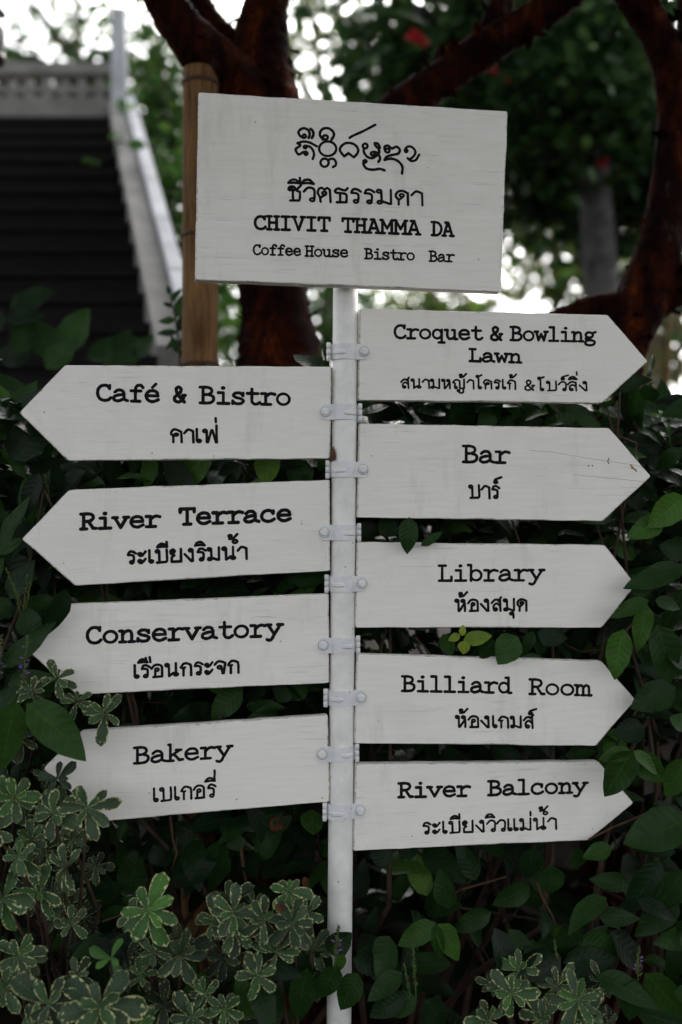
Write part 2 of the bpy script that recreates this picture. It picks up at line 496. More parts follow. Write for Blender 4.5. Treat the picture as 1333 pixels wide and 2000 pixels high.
LAT = {
 'C': G(.7, s_((.60,.80),(.46,.96),(.24,.93),(.09,.70),(.07,.38),(.18,.10),(.38,.01),(.55,.06),(.65,.18)), l_((.61,.97),(.60,.76))),
 'H': G(.72, l_((.15,0),(.15,1)), l_((.57,0),(.57,1)), l_((.15,.52),(.57,.52)), l_((.03,0),(.27,0)), l_((.45,0),(.69,0)), l_((.03,1),(.27,1)), l_((.45,1),(.69,1))),
 'I': G(.7, l_((.35,0),(.35,1)), l_((.13,0),(.57,0)), l_((.13,1),(.57,1))),
 'V': G(.72, l_((.09,1),(.36,.02)), l_((.63,1),(.36,.02)), l_((0,1),(.21,1)), l_((.51,1),(.72,1))),
 'T': G(.72, l_((.05,1),(.67,1)), l_((.36,1),(.36,0)), l_((.2,0),(.52,0)), l_((.05,1),(.05,.80)), l_((.67,1),(.67,.80))),
 'A': G(.74, l_((.09,0),(.35,1)), l_((.39,1),(.65,0)), l_((.2,.34),(.54,.34)), l_((0,0),(.22,0)), l_((.5,0),(.74,0)), l_((.2,1),(.39,1))),
 'M': G(.76, l_((.11,0),(.11,1)), l_((.11,1),(.38,.36)), l_((.38,.36),(.65,1)), l_((.65,1),(.65,0)), l_((0,0),(.25,0)), l_((.5,0),(.76,0)), l_((0,1),(.11,1)), l_((.65,1),(.76,1))),
 'D': G(.72, l_((.17,0),(.17,1)), s_((.03,1),(.3,1),(.52,.90),(.65,.65),(.65,.35),(.52,.10),(.3,0),(.03,0))),
 'B': G(.72, l_((.17,0),(.17,1)), s_((.03,1),(.36,1),(.54,.90),(.56,.70),(.42,.55),(.17,.54)), s_((.40,.55),(.60,.45),(.66,.26),(.56,.06),(.36,0),(.03,0))),
 'R': G(.74, l_((.15,0),(.15,1)), s_((.02,1),(.36,1),(.55,.90),(.57,.68),(.42,.52),(.15,.50)), l_((.36,.50),(.58,.03)), l_((.58,.03),(.72,.02)), l_((.02,0),(.29,0))),
 'L': G(.7, l_((.2,0),(.2,1)), l_((.05,1),(.37,1)), l_((.05,0),(.64,0)), l_((.64,0),(.64,.26))),
 'c': G(.7, s_((.58,.54),(.46,.69),(.24,.68),(.09,.45),(.11,.17),(.28,.01),(.48,.02),(.64,.14)), l_((.59,.66),(.58,.50))),
 'o': G(.7, e_(.35,.35,.28,.345)),
 'f': G(.68, s_((.64,.88),(.54,1.02),(.38,.98),(.31,.80),(.30,.5),(.30,0)), l_((.1,.66),(.54,.66)), l_((.12,0),(.50,0))),
 'e': G(.7, l_((.09,.37),(.61,.37)), s_((.61,.37),(.56,.60),(.38,.70),(.18,.62),(.08,.36),(.17,.10),(.38,0),(.63,.13))),
 'u': G(.72, l_((0,.68),(.15,.68)), s_((.15,.68),(.14,.25),(.24,.03),(.42,.04),(.55,.2)), l_((.42,.68),(.55,.68)), l_((.55,.68),(.55,0)), l_((.55,0),(.70,0))),
 's': G(.66, s_((.55,.53),(.43,.68),(.22,.67),(.12,.53),(.24,.40),(.46,.32),(.58,.18),(.46,.02),(.24,.01),(.09,.14)), l_((.56,.67),(.56,.51)), l_((.09,.18),(.09,.01))),
 'i': G(.68, d_(.35,.98,.105), l_((.13,.68),(.36,.68)), l_((.36,.68),(.36,0)), l_((.11,0),(.61,0))),
 't': G(.66, s_((.29,.95),(.29,.5),(.29,.18),(.38,.02),(.52,.01),(.65,.12)), l_((.08,.67),(.57,.67))),
 'r': G(.68, l_((.05,.68),(.24,.68)), l_((.24,.68),(.24,0)), l_((.05,0),(.47,0)), s_((.24,.46),(.36,.62),(.50,.69),(.66,.64))),
 'a': G(.72, s_((.12,.55),(.25,.68),(.42,.67),(.52,.52),(.53,.3),(.55,.10),(.69,.02)), s_((.53,.40),(.30,.38),(.10,.27),(.08,.09),(.22,0),(.40,.05),(.53,.18))),
 'q': G(.72, e_(.31,.36,.24,.335), l_((.56,.68),(.56,-.28)), l_((.39,-.28),(.71,-.28))),
 'g': G(.72, e_(.31,.49,.21,.205), s_((.17,.32),(.10,.2),(.22,.10),(.48,.08),(.63,-.05),(.54,-.24),(.30,-.29),(.09,-.20),(.10,-.03),(.24,.10)), l_((.46,.62),(.67,.72))),
 'w': G(.74, l_((.08,.68),(.21,.02)), l_((.21,.02),(.37,.50)), l_((.37,.50),(.53,.02)), l_((.53,.02),(.66,.68)), l_((-.01,.68),(.19,.68)), l_((.55,.68),(.75,.68))),
 'l': G(.68, l_((.11,1.03),(.35,1.03)), l_((.35,1.03),(.35,0)), l_((.09,0),(.61,0))),
 'n': G(.72, l_((.03,.68),(.16,.68)), l_((.16,.68),(.16,0)), l_((.03,0),(.29,0)), s_((.16,.44),(.28,.63),(.44,.68),(.55,.52),(.56,0)), l_((.43,0),(.69,0))),
 'm': G(.78, l_((0,.68),(.10,.68)), l_((.10,.68),(.10,0)), s_((.10,.48),(.22,.67),(.36,.62),(.39,.44),(.39,0)), s_((.39,.48),(.50,.67),(.64,.62),(.67,.44),(.67,0)), l_((0,0),(.2,0)), l_((.32,0),(.48,0)), l_((.59,0),(.78,0))),
 'd': G(.72, e_(.31,.35,.24,.335), l_((.40,1.03),(.55,1.03)), l_((.55,1.03),(.55,0)), l_((.55,0),(.70,0))),
 'b': G(.72, l_((.01,1.03),(.15,1.03)), l_((.15,1.03),(.15,0)), e_(.39,.35,.25,.335)),
 'k': G(.74, l_((.08,1.04),(.16,1.04)), l_((.16,1.04),(.16,0)), l_((.03,0),(.30,0)), l_((.55,.64),(.17,.30)), l_((.32,.42),(.56,.03)), l_((.56,.03),(.71,.05)), l_((.42,.67),(.64,.67))),
 'v': G(.72, l_((.09,.68),(.36,.02)), l_((.63,.68),(.36,.02)), l_((0,.68),(.22,.68)), l_((.5,.68),(.72,.68))),
 'y': G(.74, l_((.10,.68),(.37,.10)), s_((.64,.68),(.37,.08),(.27,-.18),(.16,-.27),(.05,-.22)), l_((0,.68),(.22,.68)), l_((.52,.68),(.74,.68))),
 '&': G(.72, s_((.66,.44),(.56,.16),(.32,0),(.10,.08),(.08,.28),(.24,.46),(.43,.64),(.46,.84),(.32,.95),(.18,.84),(.22,.60),(.42,.28),(.66,.01)), l_((.56,.44),(.73,.44))),
 'A_': None,
}
LAT['é'] = G(.7, *LAT['e'][1], l_((.36,.90),(.52,1.12)))

TH = {  # base consonants and vowels
 'ร': G(.55, e_(.29,.11,.095,.10), s_((.385,.12),(.40,.4),(.38,.60),(.28,.68),(.09,.70)), s_((.09,.70),(.17,.93),(.33,.95),(.50,.80))),
 'ะ': G(.52, e_(.14,.74,.085,.085), s_((.08,.68),(.18,.58),(.30,.66),(.44,.92)), e_(.14,.18,.085,.085), s_((.08,.12),(.18,.02),(.30,.10),(.44,.34))),
 'เ': G(.36, s_((.09,1),(.10,.5),(.10,.15),(.18,.03)), e_(.21,.11,.095,.10)),
 'แ': G(.70, s_((.09,1),(.10,.5),(.10,.15),(.18,.03)), e_(.21,.11,.095,.10), s_((.43,1),(.44,.5),(.44,.15),(.52,.03)), e_(.55,.11,.095,.10)),
 'บ': G(.74, e_(.13,.89,.095,.10), l_((.225,.90),(.24,.02)), l_((.12,0),(.58,.03)), s_((.58,.03),(.64,.12),(.64,.5),(.62,1))),
 'ย': G(.74, e_(.19,.82,.09,.09), s_((.28,.86),(.20,.98),(.07,.88),(.08,.68),(.26,.52)), l_((.26,.52),(.12,.36)), l_((.12,.36),(.13,.02)), l_((.13,.02),(.62,.02)), l_((.62,.02),(.61,1))),
 'ง': G(.62, e_(.36,.87,.10,.10), l_((.46,.88),(.48,.02)), l_((.48,.02),(.40,.02)), l_((.40,.02),(.04,.58))),
 'ม': G(.76, e_(.12,.88,.095,.10), l_((.215,.90),(.24,.18)), e_(.15,.11,.095,.095), l_((.2,.22),(.56,.03)), l_((.56,.03),(.64,.03)), l_((.64,.03),(.63,1))),
 'น': G(.78, e_(.12,.88,.095,.10), l_((.215,.90),(.23,.02)), s_((.23,.02),(.36,.14),(.46,.24),(.58,.24)), l_((.59,1),(.60,.2)), e_(.60,.13,.11,.10)),
 'ก': G(.68, l_((.19,0),(.19,.58)), l_((.19,.58),(.05,.64)), s_((.05,.64),(.18,.90),(.34,.95),(.56,.83)), s_((.56,.83),(.59,.6),(.60,0)), l_((.19,.58),(.26,.62))),
 'อ': G(.70, s_((.02,.66),(.16,.90),(.34,.96),(.52,.88),(.58,.74)), l_((.58,.74),(.59,.02)), l_((.59,.02),(.12,0)), l_((.22,0),(.22,.56)), e_(.31,.57,.095,.11)),
 'จ': G(.66, s_((.02,.72),(.18,.95),(.36,.95),(.58,.82)), l_((.58,.82),(.50,.02)), l_((.50,.02),(.43,.02)), l_((.44,.05),(.38,.45)), e_(.28,.50,.105,.11)),
 'ส': G(.68, s_((.03,.66),(.18,.90),(.34,.95),(.50,.86)), l_((.52,.88),(.55,0)), l_((.42,.84),(.58,1.14)), e_(.25,.12,.095,.105), s_((.155,.12),(.14,.40),(.26,.60),(.38,.60),(.50,.44))),
 'ล': G(.68, s_((.03,.66),(.18,.90),(.34,.95),(.50,.86)), l_((.52,.88),(.55,0)), e_(.25,.12,.095,.105), s_((.155,.12),(.14,.40),(.26,.60),(.38,.60),(.50,.44))),
 'ห': G(.74, e_(.12,.88,.095,.10), l_((.215,.90),(.22,.02)), l_((.22,.02),(.28,.02)), l_((.28,.02),(.58,.66)), e_(.48,.86,.10,.10), s_((.57,.80),(.60,.5),(.60,0))),
 'ญ': G(1.0, s_((.04,.66),(.18,.90),(.34,.95),(.50,.84)), l_((.52,.84),(.54,.02)), e_(.26,.11,.09,.10), s_((.17,.12),(.19,.45),(.17,.60),(.05,.66)), l_((.54,.02),(.84,.02)), l_((.84,.02),(.83,1)), e_(.44,-.22,.085,.08), s_((.52,-.22),(.48,-.38),(.62,-.46),(.78,-.38),(.77,-.14))),
 'โ': G(.56, s_((.26,.14),(.26,.8),(.25,1.15)), s_((.25,1.15),(.10,1.32),(.16,1.42),(.32,1.38),(.46,1.48)), e_(.36,.11,.095,.10)),
 'ค': G(.68, l_((.16,0),(.16,.45)), s_((.16,.45),(.04,.68),(.16,.94),(.32,.94),(.56,.78)), l_((.57,.78),(.59,0)), e_(.31,.57,.10,.085), l_((.16,.40),(.24,.52))),
 'ด': G(.68, l_((.18,0),(.18,.32)), s_((.18,.32),(.05,.60),(.14,.88),(.34,.96),(.56,.82)), l_((.57,.82),(.58,0)), e_(.31,.64,.09,.10), l_((.37,.56),(.18,.30))),
 'ต': G(.70, l_((.17,0),(.15,.30)), s_((.15,.30),(.05,.60),(.10,.88),(.22,.96),(.34,.86),(.46,.96),(.57,.82)), l_((.57,.82),(.60,0)), e_(.33,.60,.09,.10), l_((.39,.52),(.17,.28))),
 'ฟ': G(.84, e_(.12,.87,.095,.10), l_((.215,.89),(.23,.03)), l_((.23,.03),(.29,.03)), l_((.29,.03),(.46,.92)), l_((.46,.92),(.51,.92)), l_((.51,.92),(.70,.02)), l_((.70,.02),(.75,.02)), l_((.74,.02),(.72,1.28))),
 'ว': G(.54, s_((.02,.66),(.18,.92),(.36,.93),(.47,.78),(.48,.5),(.47,.12)), e_(.38,.11,.095,.105)),
 'ธ': G(.64, s_((.60,1.0),(.50,.85),(.36,.88),(.20,.96),(.06,.80),(.12,.66),(.30,.64),(.50,.60),(.56,.44),(.55,.02)), l_((.55,.02),(.14,0)), l_((.28,.02),(.28,.62))),
 'ช': G(.66, e_(.13,.80,.09,.09), s_((.05,.84),(.12,.96),(.28,.96),(.34,.80),(.24,.62),(.25,.02)), l_((.12,0),(.50,.02)), s_((.50,.02),(.54,.2),(.54,.62)), s_((.54,.62),(.40,.72),(.46,.86),(.58,1.08))),
 'า': G(.54, s_((.02,.68),(.18,.93),(.30,.94),(.46,.84)), l_((.47,.84),(.49,0))),
}
MARK = {  # x measured from the right stem of the consonant before it
 'ี': G(0, s_((-.52,1.22),(-.40,1.42),(-.20,1.46),(0,1.22)), l_((-.52,1.22),(-.25,1.26)), l_((-.25,1.26),(0,1.22)), l_((0,1.22),(-.02,1.60))),
 'ิ': G(0, s_((-.50,1.22),(-.40,1.44),(-.18,1.48),(0,1.22)), l_((-.50,1.22),(-.25,1.27)), l_((-.25,1.27),(0,1.22))),
 'ื': G(0, s_((-.56,1.20),(-.44,1.40),(-.28,1.44),(-.06,1.20)), l_((-.56,1.20),(-.3,1.24)), l_((-.3,1.24),(-.06,1.20)), l_((-.10,1.20),(-.16,1.54)), l_((.09,1.20),(.05,1.58))),
 '่': G(0, l_((-.02,1.28),(-.03,1.58))),
 '้': G(0, e_(-.30,1.47,.085,.08), s_((-.22,1.46),(-.24,1.36),(-.36,1.24),(-.14,1.28),(.08,1.60))),
 '์': G(0, e_(-.16,1.28,.095,.095), s_((-.24,1.32),(-.18,1.48),(0,1.58),(.18,1.66))),
 'ุ': G(0, e_(-.16,-.24,.10,.09), l_((-.06,-.25),(-.05,-.60))),
 'ู': G(0, e_(-.34,-.20,.085,.08), s_((-.26,-.20),(-.30,-.38),(-.16,-.46),(-.02,-.38),(-.03,-.14))),
 'ํ': G(0, e_(-.0,1.42,.12,.12)),
}


def smooth_pts(p, n=7):
    p = [np.array(q, float) for q in p]
    q = [2 * p[0] - p[1]] + p + [2 * p[-1] - p[-2]]
    out = []
    for i in range(1, len(q) - 2):
        a, b, c, d = q[i - 1], q[i], q[i + 1], q[i + 2]
        for k in range(n):
            t = k / n
            out.append(.5 * ((2 * b) + (c - a) * t + (2 * a - 5 * b + 4 * c - d) * t * t + (3 * b - a - 3 * c + d) * t ** 3))
    out.append(p[-1])
    return np.array(out)


def stroke_paths(strokes):
    """-> list of (points, width factor) in glyph units"""
    out = []
    for kind, p in strokes:
        if kind == 's': out.append((smooth_pts(p), 1.0))
        elif kind == 'l':
            for a, b in zip(p[:-1], p[1:]):
                a, b = np.array(a, float), np.array(b, float)
                out.append((np.array([a + (b - a) * t for t in np.linspace(0, 1, 4)]), 1.0))
        elif kind == 'e':
            cx, cy, rx, ry = p
            a = np.linspace(0, 2 * np.pi * 1.04, 20)
            out.append((np.stack([cx + rx * np.cos(a), cy + ry * np.sin(a)], 1), 0.92))
        elif kind == 'd':
            cx, cy, r = p
            out.append((np.array([(cx - .02, cy), (cx, cy), (cx + .02, cy)]), r * 11.0))
    return out


class Ink:
    def __init__(self):
        self.v, self.f, self.k = [], [], 0

    def ribbon(self, pts, hw, h=0.0006):
        """pts: (n,2) local x,z ; painted stroke with round ends and a slightly domed section"""
        self.k += 1
        lift = 0.00015 + 0.00001 * (self.k % 23)
        d = np.gradient(pts, axis=0)
        ln = np.linalg.norm(d, axis=1, keepdims=True)
        d = d / np.maximum(ln, 1e-9)
        ws = hw * (1 + 0.05 * np.sin(np.arange(len(pts)) * 0.9 + self.k * 1.7) + 0.03 * rng.standard_normal())
        st = []
        for a in (80, 55, 30):
            st.append((pts[0] - d[0] * ws[0] * math.sin(R(a)), d[0], ws[0] * math.cos(R(a))))
        for i in range(len(pts)): st.append((pts[i], d[i], ws[i]))
        for a in (30, 55, 80):
            st.append((pts[-1] + d[-1] * ws[-1] * math.sin(R(a)), d[-1], ws[-1] * math.cos(R(a))))
        b = len(self.v)
        for p, t, w in st:
            nx, nz = -t[1], t[0]
            for o, hh in ((-1, 0.0), (-.75, .7), (0, 1.0), (.75, .7), (1, 0.0)):
                self.v.append((p[0] + nx * w * o, -(lift + h * hh * min(1, w / hw + .2)), p[1] + nz * w * o))
        for i in range(len(st) - 1):
            for k in range(4):
                q = b + i * 5 + k
                self.f.append((q, q + 5, q + 6, q + 1))

    def build(self, name, parent, mat=None):
        o = pydata(name, self.v, self.f, mat or INK, parent, True, False)
        return o


class Frame:
    """the plane of one sign face: an Empty on the post's axis, turned by yaw"""
    def __init__(self, o, yaw):
        self.o = Vector(o)
        self.yaw = yaw
        self.ex = Vector((math.cos(yaw), math.sin(yaw), 0))
        self.n = Vector((math.sin(yaw), -math.cos(yaw), 0))

    def loc(self, px, py):
        d = Vector(((px - 666.5) / F, 1, (1000 - py) / F))
        c = Vector((0, -CAMD, CAMZ))
        t = (self.o - c).dot(self.n) / d.dot(self.n)
        p = c + d * t - self.o
        return np.array((p.dot(self.ex), p.z))


def layout(text, table):
    """-> list of (strokes, x) and inked extent, in glyph units"""
    out, x, right = [], 0.0, 0.0
    for ci, ch in enumerate(text):
        if ch == 'ำ':
            out.append((MARK['ํ'][1], right + .02))
            w, st = table['า']
            out.append((st, x + .02)); right = x + .49; x += w
        elif table is TH and ch in MARK:
            st = MARK[ch][1]
            if ch in '่้':
                if out[-1][-1] == 'up': st = shift(st, .02, .44)
                elif text[ci + 1:ci + 2] == 'ำ': st = shift(st, .06, .40)
                elif text[ci - 1] == 'ฟ': st = shift(st, -.03, .26)
            out.append((st, right, 'up' if ch in 'ิีื' else 'm'))
        else:
            w, st = table[ch] if ch in table else LAT[ch]
            out.append((st, x, 'c'))
            right = x + w - .10
            x += w + (.02 if table is LAT else .03)
    lo, hi = 1e9, -1e9
    for it in out:
        if len(it) == 3 and it[2] != 'c': continue
        for p, wf in stroke_paths(it[0]):
            lo = min(lo, p[:, 0].min() + it[1]); hi = max(hi, p[:, 0].max() + it[1])
    return out, lo, hi


def shift(strokes, dx, dy):
    r = []
    for k, p in strokes:
        if k in 'sl': r.append((k, tuple((a + dx, b + dy) for a, b in p)))
        else: r.append((k, (p[0] + dx, p[1] + dy) + tuple(p[2:])))
    return r


def write(ink, fr, text, x0, y0, x1, y1, h, hw, table=None):
    hw = hw * (1.02 if table is None else 1.0)
    """paint text so that its ink runs from pixel x0 to x1 along its baseline, letter height h px"""
    table = table or LAT
    items, lo, hi = layout(text, table)
    pad = hw
    sx = (x1 - x0 - 2 * pad) / (hi - lo)
    for it in items:
        for p, wf in stroke_paths(it[0]):
            X = x0 + pad + (p[:, 0] + it[1] - lo) * sx
            bl = y0 + (y1 - y0) * (X - x0) / max(1e-6, x1 - x0)
            Y = bl - hw - p[:, 1] * (h - 2 * hw)
            q = np.array([fr.loc(a, b) for a, b in zip(X, Y)])
            ink.ribbon(q, hw * wf * .001)


# ------------------------------------------------------------------ the post
POSTY, POSTR = 0.014, 0.0243


def post_x(z):
    zt, zb = P(0, 570, POSTY).z, P(0, 1990, POSTY).z
    xt, xb = P(675.2, 0, POSTY).x, P(662.5, 0, POSTY).x
    return xb + (xt - xb) * (z - zb) / (zt - zb)


zt = P(0, 545, POSTY).z
post = MB()
post.tube([(post_x(z), POSTY, z) for z in np.linspace(-0.05, zt, 12)], POSTR, 40)
po = post.build("sign_post", POST)
tag(po, "round white painted steel post carrying all the sign boards", "post")


# ------------------------------------------------------------------ sign boards
def outline_round(pts, r=0.004, n=4):
    out = []
    m = len(pts)
    for i in range(m):
        a, b, c = np.array(pts[i - 1]), np.array(pts[i]), np.array(pts[(i + 1) % m])
        u = (a - b) / np.linalg.norm(a - b); w = (c - b) / np.linalg.norm(c - b)
        for k in range(n + 1):
            t = k / n
            p0, p2 = b + u * r, b + w * r
            out.append((1 - t) ** 2 * p0 + 2 * t * (1 - t) * b + t * t * p2)
    return out


def board_mesh(name, pts, thick, parent, bev=0.0022):
    out = outline_round(pts)
    # saw wobble: break long edges and let them wander by half a millimetre
    fine = []
    for i in range(len(out)):
        a, b = out[i], out[(i + 1) % len(out)]
        ln_ = np.linalg.norm(b - a)
        k = max(1, int(ln_ / .03))
        nrm = np.array((-(b - a)[1], (b - a)[0])) / max(ln_, 1e-9)
        for j in range(k):
            fine.append(a + (b - a) * j / k + (nrm * rng.normal(0, .00035) if j else 0))
    out = fine
    m = len(out)
    # small waver along the sawn edges
    bm = bmesh.new()
    cen = sum(out) / m
    lay = [(0.0, 1.0 * bev), (0.0006, .35 * bev), (bev, 0.0), (thick - bev, 0.0), (thick, bev)]
    rings = []
    for y, ins in lay:
        ring = []
        for p in out:
            dv = cen - p
            dv = dv / np.linalg.norm(dv)
            q = p + dv * ins * 1.3
            ring.append(bm.verts.new((q[0], y, q[1])))
        rings.append(ring)
    for a, b in zip(rings[:-1], rings[1:]):
        for k in range(m):
            bm.faces.new((a[k], b[k], b[(k + 1) % m], a[(k + 1) % m]))
    bm.faces.new(rings[0]); bm.faces.new(rings[-1][::-1])
    bmesh.ops.recalc_face_normals(bm, faces=bm.faces)
    me = bpy.data.meshes.new(name)
    bm.to_mesh(me); bm.free()
    me.materials.append(BOARD)
    me.materials.append(EDGE)
    for p in me.polygons:
        p.use_smooth = len(p.vertices) == 4
        if p.use_smooth and p.index < 2 * m: p.material_index = 1
    o = bpy.data.objects.new(name, me)
    COL.objects.link(o)
    o.parent = parent
    return o


def clamp_parts(parent, dz, side, cy):
    """side +1: the ear and bolt lie on the right board; origin is the post axis at board front"""
    r0, r1, hh = POSTR + .0004, POSTR + .0022, .0152
    mb = MB()
    path = []
    for a in np.linspace(R(-112), R(50), 22):
        path.append((math.sin(a), math.cos(a)))
    prof = [((r1 * sx * side, cy - r1 * cx), (r0 * sx * side, cy - r0 * cx)) for sx, cx in path]
    yflat = -.0024
    for x in (.0235, .0265, .0385):
        prof.append(((x * side, yflat), (x * side, yflat + .0018)))
    v, f = [], []
    for (ox, oy), (ix, iy) in prof:
        for z in (-hh, hh):
            v += [(ox, oy, dz + z), (ix, iy, dz + z)]
    for i in range(len(prof) - 1):
        a, b = i * 4, (i + 1) * 4
        f += [(a, b, b + 2, a + 2), (a + 1, a + 3, b + 3, b + 1), (a + 2, b + 2, b + 3, a + 3), (a, a + 1, b + 1, b)]
    mb.add(v, f)
    # rounded ear end
    ev = []
    n = 10
    for y in (yflat, yflat + .0018):
        for k in range(n + 1):
            a = R(-90 + 180 * k / n)
            ev.append(((.0385 + math.cos(a) * .0095) * side, y, dz + math.sin(a) * hh))
    ef = [tuple(range(n + 1)), tuple(range(n + 1, 2 * n + 2))[::-1]] + [(k, k + 1, n + 2 + k, n + 1 + k) for k in range(n)]
    mb.add(ev, ef)
    # pressed rib
    rv, rf = [], []
    ang = np.linspace(R(-68), R(8), 12)
    for i, a in enumerate(ang):
        t = min(i, len(ang) - 1 - i) / 2.5
        hgt = .0026 * min(1, t)
        wz = .0048 * (0.55 + .45 * min(1, t))
        for zz, rr in ((-wz, 0), (-wz * .5, hgt), (wz * .5, hgt), (wz, 0)):
            r = r1 + rr - .0002
            rv.append((r * math.sin(a) * side, cy - r * math.cos(a), dz - .002 + zz))
    for i in range(len(ang) - 1):
        for k in range(3):
            q = i * 4 + k
            rf.append((q, q + 4, q + 5, q + 1))
    mb.add(rv, rf)
    cl = mb.build("clamp", CLAMP, parent, False, False)
    # washer and hex bolt
    wv = MB()
    gv = MB()
    bx = .0375 * side

    def disc(rad, y0, y1, n, rot=0.0, cham=0.0):
        v = []
        for rr, yy in ((rad, y0), (rad, y1 + cham), (rad - cham, y1)):
            for k in range(n):
                a = 2 * math.pi * k / n + rot
                v.append((bx + rr * math.cos(a), yy, dz + rr * math.sin(a)))
        f = [(i * n + k, i * n + (k + 1) % n, (i + 1) * n + (k + 1) % n, (i + 1) * n + k) for i in range(2) for k in range(n)]
        f.append(tuple(2 * n + k for k in range(n)))
        return v, f
    gv.add(*disc(.0102, yflat + .0003, yflat - .0004, 24))  # dark-coloured disc stands in for the contact shade round the washer
    gv.build("gap_shade_ring", GAPSHADE, cl, False, False)
    wv.add(*disc(.0094, yflat - .00005, yflat - .0014, 24, 0, .0004))
    wo_ = wv.build("washer", CLAMP, cl, False, False)
    bv = MB()
    bv.add(*disc(.0068, yflat - .0013, yflat - .0064, 6, random.random(), .0009))
    bo = bv.build("bolt", CLAMP, cl, False, False)
    # hinge barrel on the other side of the post
    hb = MB()
    hx, hy = -(POSTR + .0072) * side, cy - .010
    for k, (za, zb) in enumerate(((-.0180, -.0064), (-.0058, .0058), (.0064, .0180))):
        hb.lathe([(.0030, za), (.0044, za + .0008), (.0044, zb - .0008), (.0030, zb)], (hx, hy, dz), 14)
    hb.box((-(POSTR + .0035) * side, hy + .004, dz), (.007, .0022, .028))
    hb.build("hinge_barrel", CLAMP, cl, True, False)
    return cl


YAW = R(7.0)


def sign(name, label, pts, yaw, clamp_py, side, lines, thick=.022, y0=0.0, group=None, cat="arrow sign"):
    cyp = sum(p[1] for p in pts) / len(pts)
    z0 = P(0, cyp, y0).z
    fr = Frame((post_x(z0), y0, z0), yaw)
    root = thing(name, fr.o, label, cat, group, yaw)
    ymin, ymax = min(p[1] for p in pts), max(p[1] for p in pts)
    adj = []
    for (x, y) in pts:
        k = thick / CAMD
        if y < cyp and y > 1000: y += (y - 1000) * k
        if y > cyp and y < 1000: y += (y - 1000) * k
        adj.append(fr.loc(x, y))
    # order so that rounding works (clockwise or not does not matter)
    bo = board_mesh("board", adj, thick, root)
    for ln in lines:
        for a in ln:
            ink = Ink()
            write(ink, fr, *a)
            ink.build("lettering", root)
    if clamp_py is not None:
        zc = P(0, clamp_py, 0).z
        c = clamp_parts(root, zc - z0, side, POSTY)
    return root, fr


GRP = "white arrow boards clamped to the post"
sign("arrow_sign", "white right-pointing board reading Croquet & Bowling Lawn", [(703,602),(1187,615),(1266,709),(1176,790),(699,784)], R(6.5), 687, 1,
     [[("Croquet", 769, 663, 945, 666, 31, 2.7), ("&", 957, 667, 984, 667, 32, 2.8), ("Bowling", 995, 667, 1166, 670, 31, 2.7)],
      [("Lawn", 915, 708, 1021, 711, 29, 2.7)],
      [("สนามหญ้าโครเก้", 782, 760, 1009, 762, 22, 2.0, TH), ("&", 1024, 764, 1046, 764, 24, 2.0), ("โบว์ลิ่ง", 1049, 765, 1148, 765, 22, 2.0, TH)]], group=GRP)
_, FRB = sign("arrow_sign", "white right-pointing board reading Bar, cracked at its tip", [(702,827),(1190,836),(1272,931),(1178,1018),(697,1011)], R(6.0), 917, 1,
     [[("Bar", 902, 905, 998, 907, 37, 3.0)], [("บาร์", 914, 975, 978, 976, 30, 2.6, TH)]], group=GRP)
bar_root = _
sign("arrow_sign", "white right-pointing board reading Library", [(698,1058),(1182,1064),(1243,1141),(1176,1226),(693,1226)], R(6.5), 1140, 1,
     [[("Library", 855, 1137, 1066, 1136, 35, 2.8)], [("ห้องสมุด", 887, 1196, 1031, 1195, 28, 2.5, TH)]], group=GRP)
sign("arrow_sign", "white right-pointing board reading Billiard Room", [(698,1274),(1175,1288),(1242,1363),(1165,1457),(692,1452)], R(7.0), 1363, 1,
     [[("Billiard", 783, 1352, 1002, 1356, 34, 2.8), ("Room", 1032, 1358, 1158, 1361, 34, 2.8)], [("ห้องเกมส์", 888, 1422, 1044, 1424, 27, 2.4, TH)]], group=GRP)
sign("arrow_sign", "white right-pointing board reading River Balcony, lowest on the right", [(695,1487),(1170,1482),(1238,1562),(1150,1641),(690,1662)], R(11.0), 1585, 1,
     [[("River", 776, 1560, 921, 1557, 33, 3.0), ("Balcony", 951, 1556, 1151, 1550, 33, 3.0)], [("ระเบียงวิวแม่น้ำ", 825, 1631, 1089, 1621, 27, 2.3, TH)]], group=GRP)
sign("arrow_sign", "white left-pointing board reading Café & Bistro", [(648,716),(128,713),(38,806),(133,901),(646,897)], R(7.0), 805, -1,
     [[("Café", 188, 785, 313, 788, 37, 3.1), ("&", 338, 788, 366, 789, 37, 3.2), ("Bistro", 388, 790, 569, 794, 37, 3.1)], [("คาเฟ่", 332, 866, 427, 867, 31, 2.6, TH)]], group=GRP)
sign("arrow_sign", "white left-pointing board reading River Terrace", [(645,937),(135,957),(43,1053),(147,1144),(646,1115)], R(7.0), 1040, -1,
     [[("River", 155, 1037, 316, 1031, 36, 3.3), ("Terrace", 349, 1028, 571, 1020, 37, 3.5)], [("ระเบียงริมน้ำ", 248, 1104, 485, 1094, 30, 2.7, TH)]], group=GRP)
sign("arrow_sign", "white left-pointing board reading Conservatory", [(643,1158),(135,1178),(52,1268),(150,1357),(644,1334)], R(6.0), 1260, -1,
     [[("Conservatory", 168, 1260, 556, 1244, 38, 3.2)], [("เรือนกระจก", 261, 1327, 469, 1316, 30, 2.6, TH)]], group=GRP)
sign("arrow_sign", "white left-pointing board reading Bakery, its tip under leaves", [(641,1392),(160,1424),(85,1502),(205,1604),(645,1566)], R(6.0), 1472, -1,
     [[("Bakery", 260, 1494, 457, 1480, 36, 2.8)], [("เบเกอรี่", 299, 1568, 424, 1558, 30, 2.3, TH)]], group=GRP)
